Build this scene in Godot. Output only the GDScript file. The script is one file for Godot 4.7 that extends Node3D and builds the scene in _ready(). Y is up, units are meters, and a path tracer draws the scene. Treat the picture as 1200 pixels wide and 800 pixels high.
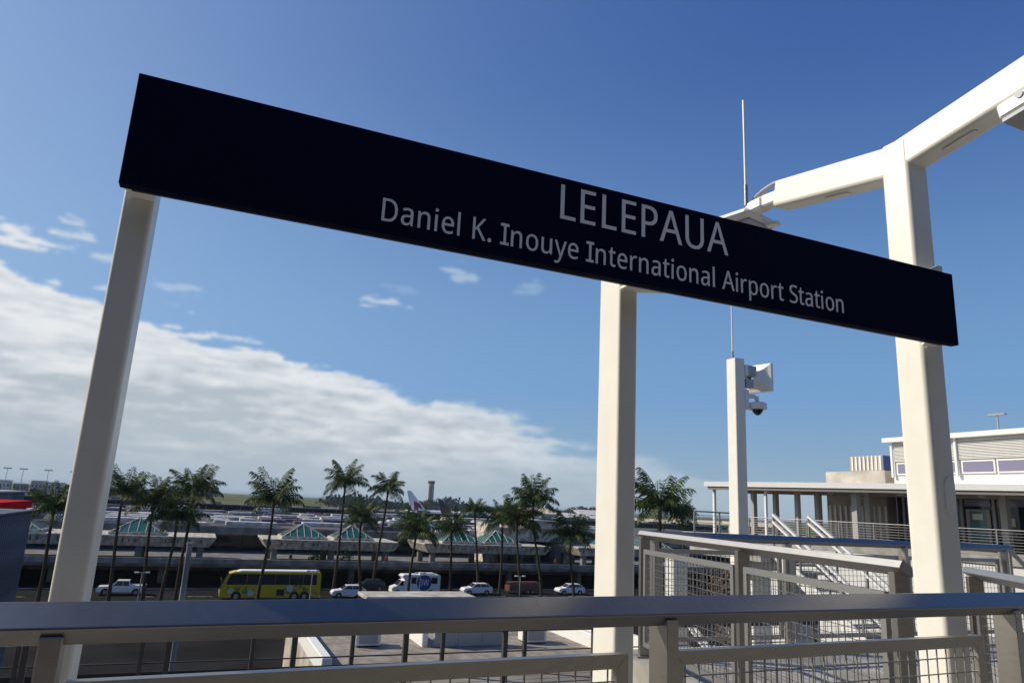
extends Node3D

var M := {}
var taken := {}
var cache := {}
var rng := RandomNumberGenerator.new()
const GROUND := -12.2

# ---------------------------------------------------------------- helpers
func numbered(n: String) -> String:
	if not taken.has(n):
		taken[n] = 0
		return n
	taken[n] += 1
	return "%s_%03d" % [n, taken[n]]

func tag(o: Node, label: String, category: String, group := "", kind := "") -> void:
	if label != "": o.set_meta("label", label)
	if category != "": o.set_meta("category", category)
	if group != "": o.set_meta("group", group)
	if kind != "": o.set_meta("kind", kind)

func thing(called: String, label: String, category: String, at := Vector3.ZERO, turn := 0.0, group := "", kind := "") -> Node3D:
	var o := Node3D.new()
	o.name = numbered(called)
	add_child(o)
	o.position = at
	o.rotation.y = turn
	tag(o, label, category, group, kind)
	return o

func part(called: String, mesh: Mesh, mat: Material, parent: Node, at := Vector3.ZERO, bas := Basis.IDENTITY) -> MeshInstance3D:
	var o := MeshInstance3D.new()
	o.name = called
	o.mesh = mesh
	o.material_override = mat
	o.transform = Transform3D(bas, at)
	parent.add_child(o, true)
	return o

func structure(called: String, mesh: Mesh, mat: Material, at := Vector3.ZERO) -> MeshInstance3D:
	var o := part(numbered(called), mesh, mat, self, at)
	o.set_meta("kind", "structure")
	return o

func st_new() -> SurfaceTool:
	var st := SurfaceTool.new()
	st.begin(Mesh.PRIMITIVE_TRIANGLES)
	st.set_smooth_group(-1)
	return st

func done(st: SurfaceTool) -> ArrayMesh:
	st.generate_normals()
	return st.commit()

func tri(st: SurfaceTool, a: Vector3, b: Vector3, c: Vector3) -> void:
	st.add_vertex(a); st.add_vertex(b); st.add_vertex(c)

func quad(st: SurfaceTool, a: Vector3, b: Vector3, c: Vector3, d: Vector3) -> void:
	tri(st, a, b, c); tri(st, a, c, d)

func bx(st: SurfaceTool, c: Vector3, s: Vector3, b := Basis.IDENTITY) -> void:
	var h := s * 0.5
	var v := []
	for i in 8:
		v.append(c + b * Vector3(h.x if i & 1 else -h.x, h.y if i & 2 else -h.y, h.z if i & 4 else -h.z))
	quad(st, v[4], v[6], v[7], v[5]); quad(st, v[1], v[3], v[2], v[0])
	quad(st, v[0], v[2], v[6], v[4]); quad(st, v[5], v[7], v[3], v[1])
	quad(st, v[2], v[3], v[7], v[6]); quad(st, v[4], v[5], v[1], v[0])

# a bar of section w (sideways) by h (upwards) from a to b
func bar(st: SurfaceTool, a: Vector3, b: Vector3, w: float, h: float, up := Vector3.UP) -> void:
	var d := (b - a)
	var z := d.normalized()
	var x := up.cross(z).normalized()
	var y := z.cross(x)
	bx(st, (a + b) * 0.5, Vector3(w, h, d.length()), Basis(x, y, z))

# bevelled box mesh, centred, shared between equal sizes
func cbox(s: Vector3, r := 0.01) -> ArrayMesh:
	var key := "%s|%.4f" % [s, r]
	if cache.has(key): return cache[key]
	r = minf(r, minf(s.x, minf(s.y, s.z)) * 0.45)
	var st := st_new()
	var h := s * 0.5
	var i := h - Vector3(r, r, r)
	var sg := [-1.0, 1.0]
	for ax in 3:
		var u := (ax + 1) % 3
		var w := (ax + 2) % 3
		for q in sg:
			var p := []
			for k in [[-1.0, -1.0], [1.0, -1.0], [1.0, 1.0], [-1.0, 1.0]]:
				var t := Vector3.ZERO
				t[ax] = h[ax] * q; t[u] = i[u] * k[0]; t[w] = i[w] * k[1]
				p.append(t)
			if q > 0: quad(st, p[3], p[2], p[1], p[0])
			else: quad(st, p[0], p[1], p[2], p[3])
		for q in sg:
			for k in sg:
				var a := Vector3.ZERO
				var b := Vector3.ZERO
				a[u] = h[u] * q; a[w] = i[w] * k
				b[u] = i[u] * q; b[w] = h[w] * k
				var a2 := a
				var b2 := b
				a[ax] = -i[ax]; b[ax] = -i[ax]; a2[ax] = i[ax]; b2[ax] = i[ax]
				if q * k > 0: quad(st, a2, b2, b, a)
				else: quad(st, a, b, b2, a2)
	for a in sg:
		for b in sg:
			for c in sg:
				var p := Vector3(h.x * a, i.y * b, i.z * c)
				var q := Vector3(i.x * a, h.y * b, i.z * c)
				var t := Vector3(i.x * a, i.y * b, h.z * c)
				if a * b * c > 0: tri(st, p, t, q)
				else: tri(st, p, q, t)
	var m := done(st)
	cache[key] = m
	return m

# rounded rectangular tube: section w (x) by h (y), running along local +z from 0 to len
func rtube(st: SurfaceTool, w: float, h: float, r: float, length: float, xf := Transform3D.IDENTITY, n := 5) -> void:
	var pts := []
	var nrm := []
	var cs := [Vector2(w / 2 - r, h / 2 - r), Vector2(-w / 2 + r, h / 2 - r), Vector2(-w / 2 + r, -h / 2 + r), Vector2(w / 2 - r, -h / 2 + r)]
	for k in 4:
		for j in n + 1:
			var t := (k + float(j) / n) * PI / 2
			var d := Vector2(cos(t), sin(t))
			pts.append(cs[k] + d * r); nrm.append(d)
	var m := pts.size()
	for k in m:
		var l := (k + 1) % m
		var a := Vector3(pts[k].x, pts[k].y, 0)
		var b := Vector3(pts[l].x, pts[l].y, 0)
		var na := (xf.basis * Vector3(nrm[k].x, nrm[k].y, 0)).normalized()
		var nb := (xf.basis * Vector3(nrm[l].x, nrm[l].y, 0)).normalized()
		var e := Vector3(0, 0, length)
		for v in [[a, na], [a + e, na], [b + e, nb], [a, na], [b + e, nb], [b, nb]]:
			st.set_normal(v[1]); st.add_vertex(xf * v[0])
	for z in [0.0, length]:
		var nz := (xf.basis * Vector3(0, 0, 1 if z > 0 else -1)).normalized()
		for k in m:
			var l := (k + 1) % m
			st.set_normal(nz)
			var p1: Vector2 = pts[k]
			var p2: Vector2 = pts[l]
			if z > 0:
				st.add_vertex(xf * Vector3(0, 0, z)); st.add_vertex(xf * Vector3(p2.x, p2.y, z)); st.add_vertex(xf * Vector3(p1.x, p1.y, z))
			else:
				st.add_vertex(xf * Vector3(0, 0, z)); st.add_vertex(xf * Vector3(p1.x, p1.y, z)); st.add_vertex(xf * Vector3(p2.x, p2.y, z))

func rtube_mesh(w: float, h: float, r: float, length: float, n := 5) -> ArrayMesh:
	var key := "rt%.4f,%.4f,%.4f,%.4f" % [w, h, r, length]
	if not cache.has(key):
		var st := SurfaceTool.new()
		st.begin(Mesh.PRIMITIVE_TRIANGLES)
		rtube(st, w, h, r, length, Transform3D.IDENTITY, n)
		cache[key] = st.commit()
	return cache[key]

# basis whose z runs along d
func along(d: Vector3, up := Vector3.UP) -> Basis:
	var z := d.normalized()
	if absf(z.dot(up)) > 0.99: up = Vector3.RIGHT
	var x := up.cross(z).normalized()
	return Basis(x, z.cross(x), z)

# round tube through points with a radius each
func tube(st: SurfaceTool, pts: Array, rad: Array, n := 10, caps := true) -> void:
	var rings := []
	var ref := Vector3(0.123, 0.3, 1).normalized()
	for i in pts.size():
		var d: Vector3 = (pts[mini(i + 1, pts.size() - 1)] - pts[maxi(i - 1, 0)]).normalized()
		var x := ref.cross(d)
		if x.length() < 0.1: x = Vector3.RIGHT.cross(d)
		x = x.normalized()
		var y := d.cross(x)
		var ring := []
		for k in n:
			var t := TAU * k / n
			var o := x * cos(t) + y * sin(t)
			ring.append([pts[i] + o * rad[i], o])
		rings.append(ring)
	for i in rings.size() - 1:
		for k in n:
			var l := (k + 1) % n
			var a = rings[i][k]; var b = rings[i][l]; var c = rings[i + 1][l]; var d2 = rings[i + 1][k]
			for v in [a, d2, c, a, c, b]:
				st.set_normal(v[1]); st.add_vertex(v[0])
	if caps:
		for e in [0, rings.size() - 1]:
			var nn: Vector3 = (pts[e] - pts[1 if e == 0 else e - 1]).normalized()
			for k in n:
				var l := (k + 1) % n
				st.set_normal(nn)
				st.add_vertex(pts[e])
				if e == 0:
					st.add_vertex(rings[e][k][0]); st.add_vertex(rings[e][l][0])
				else:
					st.add_vertex(rings[e][l][0]); st.add_vertex(rings[e][k][0])

func tube_mesh(pts: Array, rad: Array, n := 10) -> ArrayMesh:
	var st := SurfaceTool.new()
	st.begin(Mesh.PRIMITIVE_TRIANGLES)
	tube(st, pts, rad, n)
	return st.commit()

# extrude a polygon (local xy) along local z from 0 to depth
func ext(st: SurfaceTool, poly: PackedVector2Array, depth: float, xf := Transform3D.IDENTITY, top_scale := Vector2.ONE) -> void:
	var ids := Geometry2D.triangulate_polygon(poly)
	var n := poly.size()
	for e in 2:
		var z := depth * e
		for i in range(0, ids.size(), 3):
			var q := []
			for k in 3:
				var p := poly[ids[i + k]]
				if e == 1: p *= top_scale
				q.append(xf * Vector3(p.x, p.y, z))
			if e == 0: tri(st, q[0], q[1], q[2])
			else: tri(st, q[2], q[1], q[0])
	for i in n:
		var a := poly[i]
		var b := poly[(i + 1) % n]
		var a2 := a * top_scale
		var b2 := b * top_scale
		quad(st, xf * Vector3(a.x, a.y, 0), xf * Vector3(a2.x, a2.y, depth), xf * Vector3(b2.x, b2.y, depth), xf * Vector3(b.x, b.y, 0))

func ext_mesh(poly: PackedVector2Array, depth: float, xf := Transform3D.IDENTITY, ts := Vector2.ONE) -> ArrayMesh:
	var st := st_new()
	ext(st, poly, depth, xf, ts)
	return done(st)

func sheet(x0: float, x1: float, z0: float, z1: float) -> ArrayMesh:
	var st := st_new()
	quad(st, Vector3(x0, 0, z0), Vector3(x1, 0, z0), Vector3(x1, 0, z1), Vector3(x0, 0, z1))
	return done(st)

func noise_tex(freq: float, lo: Color, hi: Color, seed_: int, oct := 4, size := 256, stretch := Vector2.ONE, normal := 0.0) -> ImageTexture:
	var n := FastNoiseLite.new()
	n.seed = seed_
	n.noise_type = FastNoiseLite.TYPE_SIMPLEX_SMOOTH
	n.frequency = freq
	n.fractal_octaves = oct
	var img := n.get_seamless_image(size, size)
	if stretch != Vector2.ONE:
		var small := img.duplicate()
		small.resize(int(size * stretch.x), int(size * stretch.y), Image.INTERPOLATE_LANCZOS)
		small.resize(size, size, Image.INTERPOLATE_CUBIC)
		img = small
	img.convert(Image.FORMAT_RGBA8)
	if normal > 0.0:
		img.bump_map_to_normal_map(normal)
		return ImageTexture.create_from_image(img)
	for y in size:
		for x in size:
			img.set_pixel(x, y, lo.lerp(hi, img.get_pixel(x, y).r))
	return ImageTexture.create_from_image(img)

func lin(r: float, g: float, b: float) -> Color:
	return Color(r, g, b).linear_to_srgb()

func mat(name_: String, c: Color, rough := 0.7, metal := 0.0, tex: Texture2D = null, scale := 1.0, world := false) -> StandardMaterial3D:
	var m := StandardMaterial3D.new()
	m.albedo_color = c
	m.roughness = rough
	m.metallic = metal
	if tex:
		m.albedo_texture = tex
		m.uv1_triplanar = true
		m.uv1_world_triplanar = world
		m.uv1_scale = Vector3.ONE * scale
	M[name_] = m
	return m

# ---------------------------------------------------------------- sky
func make_sky() -> ImageTexture:
	var W := 2048
	var H := 1024
	var img := Image.create(W, H, false, Image.FORMAT_RGB8)
	var n1 := FastNoiseLite.new()
	n1.seed = 11; n1.frequency = 1.0; n1.fractal_octaves = 6; n1.noise_type = FastNoiseLite.TYPE_SIMPLEX_SMOOTH
	var n2 := FastNoiseLite.new()
	n2.seed = 23; n2.frequency = 1.0; n2.fractal_octaves = 5; n2.noise_type = FastNoiseLite.TYPE_SIMPLEX_SMOOTH
	var sun := Vector3(-0.695, 0.574, -0.434).normalized()
	# small puffs seen above the bank: azimuth, elevation, half width, half height, strength
	var puffs := [[-14.0, 15.9, 2.2, 0.9, 0.95], [-11.2, 17.0, 1.6, 0.75, 0.6], [-8.3, 15.6, 1.1, 0.35, 0.5], [18.0, 18.2, 1.3, 0.75, 0.42], [11.4, 15.3, 1.8, 0.42, 0.6], [-3.4, 14.4, 1.4, 0.4, 0.35], [23.8, 17.6, 1.3, 0.6, 0.25], [12.5, 16.7, 1.6, 0.4, 0.15]]
	for y in H:
		var el := (0.5 - (y + 0.5) / H) * 180.0
		if el < -1.0:
			continue
		var e := maxf(el, 0.0)
		var er := deg_to_rad(e)
		for x in W:
			var azd := fposmod((x + 0.5) / W * 360.0 + 180.0, 360.0) - 180.0
			var ar := deg_to_rad(azd)
			var d := Vector3(sin(ar) * cos(er), sin(er), -cos(ar) * cos(er))
			var cs := d.dot(sun)
			# clear air, sRGB: deep overhead, pale low, paler towards the sun
			var t := 1.0 - exp(-e / 15.0)
			var low := Color(0.635, 0.715, 0.755)
			var mid := Color(0.495, 0.665, 0.835)
			var high := Color(0.228, 0.368, 0.625)
			var c := low.lerp(mid, clampf(e / 9.0, 0, 1))
			c = c.lerp(high, smoothstep(9.0, 41.0, e))
			c = c.lerp(Color(0.135, 0.25, 0.49), smoothstep(36.0, 75.0, e))
			var glow := pow(clampf((cs + 0.35) / 1.35, 0, 1), 2.6)
			c = c.lerp(Color(0.75, 0.84, 0.965), glow * 0.78)
			c = c.lerp(Color(0.18, 0.31, 0.56), (1.0 - glow) * 0.25 * t)
			# cloud bank low on the left and puffs
			if e < 24.0:
				var q := d * 3.2
				q.y *= 4.2
				var w1 := n1.get_noise_3dv(q)
				var w2 := n2.get_noise_3dv(Vector3(q.x * 3.1, q.y * 3.4, q.z * 3.1))
				var w3 := n1.get_noise_3dv(Vector3(q.x * 8.0 + 5.0, q.y * 8.0, q.z * 8.0))
				var w4 := n2.get_noise_3dv(Vector3(q.x * 1.6, q.y * 5.5 + 9.0, q.z * 1.6))
				var top: float
				if azd < 2.0: top = 11.4 + 2.7 * smoothstep(-1.0, -15.0, azd)
				else: top = lerpf(11.4, 3.4, clampf((azd - 2.0) / 34.0, 0, 1))
				if azd > 36.0: top = lerpf(3.4, 0.0, clampf((azd - 36.0) / 18.0, 0, 1))
				if azd < -60.0: top = lerpf(top, 6.0, smoothstep(-60.0, -150.0, azd))
				if azd > 120.0: top = lerpf(0.0, 6.0, smoothstep(120.0, 180.0, azd))
				var f := top + w1 * 2.0 + w2 * 1.7 + w3 * 0.8 - e
				var edge := lerpf(0.45, 1.6, smoothstep(5.0, 32.0, azd))
				var a := smoothstep(-0.35 * edge, edge, f)
				var deep := clampf(f / 7.5, 0, 1)
				var lit := Color(0.905, 0.915, 0.925)
				var grey := Color(0.715, 0.755, 0.79)
				var body := clampf(0.12 + deep * 0.75 + w2 * 0.45 + w1 * 0.3 + w4 * 0.42 + w3 * 0.35, 0, 1)
				var cc := lit.lerp(grey, body)
				cc = cc.lerp(Color(0.955, 0.96, 0.96), glow * 0.8 * (1.0 - body))
				# haze swallows the lowest part
				cc = cc.lerp(Color(0.665, 0.725, 0.775), smoothstep(5.0, 0.5, e) * 0.8)
				var thin := lerpf(1.0, 0.55, smoothstep(12.0, 42.0, azd))
				c = c.lerp(cc, a * 0.96 * thin)
				for p in puffs:
					var du: float = (azd - p[0]) / p[2]
					var dv: float = (e - p[1]) / p[3]
					var rr := du * du + dv * dv
					if rr < 4.0:
						var pa := smoothstep(0.1, 1.0, 0.85 - rr * 0.6 + w2 * 1.3 + w3 * 1.6) * float(p[4])
						c = c.lerp(Color(0.90, 0.91, 0.92), pa)
			img.set_pixel(x, y, c)
	# under the horizon the last row of air goes on
	var row := int(H * 0.5) + 5
	for y in range(row, H):
		for x in range(0, W):
			img.set_pixel(x, y, Color(0.60, 0.66, 0.71))
	return ImageTexture.create_from_image(img)

# ---------------------------------------------------------------- materials
func make_materials() -> void:
	var spots := noise_tex(0.02, Color(0.965, 0.965, 0.96), Color(1, 1, 1), 3)
	var dirt := noise_tex(0.012, Color(0.72, 0.70, 0.67), Color(1, 1, 1), 5, 5)
	var streak := noise_tex(0.05, Color(0.93, 0.925, 0.92), Color(1, 1, 1), 7, 4, 256, Vector2(0.06, 1.0))
	var fine := noise_tex(0.08, Color(0.78, 0.78, 0.78), Color(1, 1, 1), 9, 4)
	var peel := noise_tex(0.11, Color.BLACK, Color.WHITE, 31, 2, 256, Vector2.ONE, 1.2)
	mat("cream", lin(0.78, 0.765, 0.69), 0.38, 0.0, spots, 0.8)
	M.cream.normal_enabled = true
	M.cream.normal_texture = peel
	M.cream.normal_scale = 0.04
	mat("navy", lin(0.006, 0.010, 0.034), 0.75, 0.0, fine, 3.0)
	M.navy.metallic_specular = 0.12
	mat("sign_edge", lin(0.02, 0.02, 0.025), 0.6)
	mat("letter", lin(0.80, 0.82, 0.84), 0.6)
	mat("white_plastic", lin(0.78, 0.78, 0.77), 0.35, 0.0, spots, 3.0)
	mat("grey_plastic", lin(0.36, 0.38, 0.42), 0.5, 0.0, spots, 3.0)
	mat("lens", lin(0.012, 0.012, 0.014), 0.08)
	mat("black", lin(0.015, 0.015, 0.016), 0.6)
	mat("cable", lin(0.42, 0.40, 0.38), 0.6)
	# brushed stainless: streaky roughness along the rail
	mat("steel", lin(0.30, 0.29, 0.275), 0.34, 1.0, streak, 1.5)
	mat("steel_post", lin(0.42, 0.395, 0.355), 0.42, 1.0, streak, 2.0)
	mat("steel_sunlit", lin(0.46, 0.45, 0.43), 0.5, 1.0, streak, 1.5)  # same stainless, made paler and rougher to put the sun glint in
	mat("steel_dull", lin(0.40, 0.39, 0.37), 0.5, 0.9, fine, 2.0)
	mat("dark_rail", lin(0.05, 0.048, 0.045), 0.5)
	mat("concrete", lin(0.44, 0.43, 0.40), 0.85, 0.0, dirt, 0.35, true)
	mat("deck_concrete", lin(0.27, 0.25, 0.22), 0.9, 0.0, dirt, 0.22, true)
	mat("white_wall", lin(0.72, 0.71, 0.68), 0.75, 0.0, spots, 0.3, true)
	mat("beige_wall", lin(0.56, 0.52, 0.46), 0.85, 0.0, dirt, 0.15, true)
	mat("white_metal", lin(0.74, 0.73, 0.70), 0.45, 0.0, spots, 0.5)
	mat("grey_metal", lin(0.33, 0.33, 0.32), 0.5, 0.0, spots, 0.5)
	mat("blue_metal", lin(0.02, 0.07, 0.30), 0.5)
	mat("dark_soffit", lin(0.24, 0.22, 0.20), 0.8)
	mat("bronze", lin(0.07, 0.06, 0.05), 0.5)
	mat("roof_tan", lin(0.30, 0.27, 0.23), 0.9, 0.0, dirt, 0.3, true)
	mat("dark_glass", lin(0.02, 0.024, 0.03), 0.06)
	mat("purple_glass", lin(0.20, 0.19, 0.27), 0.12)
	mat("door_glass", lin(0.10, 0.20, 0.22), 0.1)
	mat("paper", lin(0.62, 0.61, 0.52), 0.8)
	mat("corrugated", lin(0.155, 0.185, 0.23), 0.55, 0.0, dirt, 0.2)
	mat("red_trim", lin(0.45, 0.012, 0.015), 0.8)
	M.red_trim.metallic_specular = 0.1
	mat("asphalt", lin(0.026, 0.026, 0.027), 0.9, 0.0, dirt, 0.04, true)
	var gt := noise_tex(0.01, Color(0.55, 0.5, 0.35), Color(1, 1, 1), 41, 5, 512)
	mat("grass", lin(0.15, 0.17, 0.055), 0.95, 0.0, gt, 0.0022, true)
	mat("runway", lin(0.16, 0.155, 0.14), 0.9)
	mat("water", lin(0.03, 0.07, 0.10), 0.25)
	mat("terminal_white", lin(0.74, 0.71, 0.64), 0.8, 0.0, noise_tex(0.03, Color(0.55, 0.53, 0.5), Color(1, 1, 1), 43, 5, 256, Vector2(1.0, 0.12)), 0.12)
	mat("terminal_grey", lin(0.25, 0.25, 0.245), 0.8, 0.0, dirt, 0.1)
	mat("roof_grey", lin(0.16, 0.155, 0.165), 0.85, 0.0, dirt, 0.03, true)
	mat("roof_white", lin(0.74, 0.73, 0.73), 0.7, 0.0, dirt, 0.2)
	mat("roof_mauve", lin(0.20, 0.19, 0.235), 0.8, 0.0, dirt, 0.2)
	mat("green_glass", lin(0.015, 0.115, 0.095), 0.22)
	mat("barrier", lin(0.31, 0.31, 0.31), 0.85, 0.0, dirt, 0.1)
	mat("trunk", lin(0.13, 0.105, 0.08), 0.9, 0.0, noise_tex(0.05, Color(0.5, 0.48, 0.45), Color(1, 1, 1), 47, 3, 256, Vector2(1.0, 0.5)), 0.9)
	var fr := [lin(0.040, 0.064, 0.017), lin(0.055, 0.082, 0.02), lin(0.08, 0.10, 0.024), lin(0.10, 0.09, 0.03)]
	for i in 4:
		var m := mat("frond%d" % i, fr[i], 0.5)
		m.metallic_specular = 0.2
		m.backlight_enabled = true
		m.backlight = fr[i] * 0.7
		m.cull_mode = BaseMaterial3D.CULL_DISABLED
	mat("brown_leaf", lin(0.13, 0.085, 0.045), 0.85)
	mat("shrub", lin(0.06, 0.095, 0.025), 0.8)
	mat("wood_far", lin(0.030, 0.045, 0.028), 0.9)
	mat("bus_yellow", lin(0.56, 0.40, 0.012), 0.3)
	mat("bus_leaf", lin(0.03, 0.13, 0.02), 0.4)
	mat("bus_flower", lin(0.52, 0.60, 0.74), 0.4)
	mat("car_white", lin(0.75, 0.75, 0.76), 0.25)
	mat("car_dark", lin(0.03, 0.03, 0.035), 0.3)
	mat("car_maroon", lin(0.14, 0.05, 0.03), 0.4)
	mat("tyre", lin(0.014, 0.014, 0.014), 0.85)
	mat("rim", lin(0.40, 0.40, 0.41), 0.35, 0.8)
	mat("lamp_clear", lin(0.70, 0.70, 0.68), 0.15)
	mat("lamp_red", lin(0.40, 0.01, 0.01), 0.25)
	mat("badge_blue", lin(0.02, 0.045, 0.24), 0.4)
	mat("plane_white", lin(0.76, 0.77, 0.79), 0.35)
	mat("plane_blue", lin(0.22, 0.42, 0.62), 0.4)
	mat("plane_maroon", lin(0.24, 0.012, 0.045), 0.4)
	mat("plane_navy", lin(0.02, 0.02, 0.055), 0.4)
	mat("tower", lin(0.40, 0.36, 0.32), 0.85)
	mat("hangar", lin(0.62, 0.53, 0.38), 0.85)
	mat("skin", lin(0.30, 0.18, 0.12), 0.6)
	mat("cloth_red", lin(0.55, 0.05, 0.03), 0.9)
	mat("cloth_dark", lin(0.03, 0.03, 0.05), 0.9)
	for k in ["asphalt", "grass", "runway", "roof_grey", "terminal_grey", "terminal_white", "roof_white", "roof_mauve", "trunk", "wood_far", "shrub", "corrugated", "barrier", "dark_soffit"]:
		M[k].metallic_specular = 0.1

# ---------------------------------------------------------------- railings
# stainless guard railing between a and b on the ground plan; tilt faces side (unit vector)
func guard_railing(label: String, a: Vector3, b: Vector3, top: float, foot: float, side: Vector3, posts: Array, panels: Array, group: String, bright := false) -> Node3D:
	var o := thing("guard_railing", label, "railing", Vector3(a.x, foot, a.z), 0.0, group)
	var d := (b - a)
	d.y = 0
	var u := d.normalized()
	var t := deg_to_rad(32.0)
	# cap: x of the section leans down towards side
	var face := (side * sin(t) + Vector3.UP * cos(t)).normalized()
	var across := face.cross(u).normalized()
	if across.dot(side) < 0: across = -across
	var bas := Basis(across, u.cross(across).normalized(), u)
	var cm := Vector3(0, top - foot, 0) + across * 0.052 - face * 0.027
	part("top_rail", rtube_mesh(0.104, 0.054, 0.007, d.length()), M.steel_sunlit if bright else M.steel, o, cm, bas)
	var pb := along(u)
	for s in posts:
		var p := u * float(s)
		var hgt := top - foot - 0.075
		var post := part("post", cbox(Vector3(0.11, hgt, 0.052), 0.003), M.steel_post, o, p + side * 0.03 + Vector3(0, hgt * 0.5, 0), pb)
		part("bolt", tube_mesh([Vector3(0, hgt * 0.5 - 0.22, 0.026), Vector3(0, hgt * 0.5 - 0.22, 0.036)], [0.014, 0.011], 8), M.steel_dull, post)
		part("base_plate", cbox(Vector3(0.2, 0.015, 0.14), 0.003), M.steel_dull, post, Vector3(0, -hgt * 0.5 + 0.008, 0))
	for s in panels:
		var x0: float = s[0]
		var x1: float = s[1]
		var y1 := top - foot - 0.195
		var y0 := 0.12
		var f := part("panel_frame", frame_mesh(x1 - x0, y1 - y0, 0.048, 0.035), M.steel_sunlit if bright else M.steel_post, o, u * x0 + Vector3(0, y0, 0) + side * 0.005, Basis(u, Vector3.UP, u.cross(Vector3.UP)))
		var wm := part("wire_mesh", wire_mesh(x1 - x0, y1 - y0, 0.066, 0.0026), M.steel_dull, f)
		wm.set_meta("kind", "stuff")
	return o

func frame_mesh(w: float, h: float, t: float, dp: float) -> ArrayMesh:
	var key := "fr%.3f,%.3f,%.3f" % [w, h, t]
	if cache.has(key): return cache[key]
	var st := st_new()
	var o := [Vector2(0, 0), Vector2(w, 0), Vector2(w, h), Vector2(0, h)]
	var i := [Vector2(t, t), Vector2(w - t, t), Vector2(w - t, h - t), Vector2(t, h - t)]
	for k in 4:
		var l := (k + 1) % 4
		# mitred member with a hair of gap at the mitre
		var e: Vector2 = (o[l] - o[k]).normalized() * 0.0008
		ext(st, PackedVector2Array([o[k] + e, o[l] - e, i[l] - e, i[k] + e]), dp, Transform3D(Basis.IDENTITY, Vector3(0, 0, -dp * 0.5)))
	cache[key] = done(st)
	return cache[key]

func wire_mesh(w: float, h: float, pitch: float, r: float) -> ArrayMesh:
	var key := "wm%.3f,%.3f,%.3f" % [w, h, pitch]
	if cache.has(key): return cache[key]
	var st := st_new()
	var x := pitch
	while x < w - 0.01:
		bx(st, Vector3(x, h * 0.5, r), Vector3(r * 1.8, h - 0.04, r * 1.8))
		x += pitch
	var y := pitch
	while y < h - 0.01:
		bx(st, Vector3(w * 0.5, y, -r), Vector3(w - 0.04, r * 1.8, r * 1.8))
		y += pitch
	cache[key] = done(st)
	return cache[key]

# simple railing with posts, a top rail and horizontal rails
func bar_railing(label: String, a: Vector3, b: Vector3, height: float, step: float, bars: int, m: Material, group := "", r := 0.02, kick := 0.0, first := 0.0) -> Node3D:
	var o := thing("walkway_railing", label, "railing", a, 0.0, group)
	var d := b - a
	var u := d.normalized()
	part("top_rail", tube_mesh([Vector3(0, height, 0), d + Vector3(0, height, 0)], [r * 1.2, r * 1.2], 8), m, o)
	var flat := Vector3(d.x, 0, d.z)
	var bs := along(flat)
	var n := int((d.length() - first) / step)
	for i in n + 1:
		part("post", cbox(Vector3(r * 2.6, height - r, r * 2.2), 0.003), m, o, u * (first + step * i) + Vector3(0, (height - r) * 0.5, 0), bs)
	for i in bars:
		var y := height * (i + 1.0) / (bars + 1.0)
		part("cable", tube_mesh([Vector3(0, y, 0), d + Vector3(0, y, 0)], [r * 0.4, r * 0.4], 6), m, o)
	if kick > 0:
		var st := st_new()
		bar(st, Vector3(0, kick * 0.5 + 0.01, 0) + bs.x * r * 2, d + Vector3(0, kick * 0.5 + 0.01, 0) + bs.x * r * 2, 0.01, kick)
		part("kick_plate", done(st), M.black, o)
	return o

# ---------------------------------------------------------------- sign and gantry
func text_mesh(s: String, size: float, width: float, depth: float) -> Array:
	var f := SystemFont.new()
	f.font_names = PackedStringArray(["Droid Sans"])
	var t := TextMesh.new()
	t.text = s
	t.font = f
	t.font_size = 64
	t.pixel_size = size / 64.0
	t.depth = depth
	t.horizontal_alignment = HORIZONTAL_ALIGNMENT_LEFT
	t.vertical_alignment = VERTICAL_ALIGNMENT_BOTTOM
	t.curve_step = 0.5
	return [t, width / t.get_aabb().size.x, t.get_aabb()]

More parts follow.
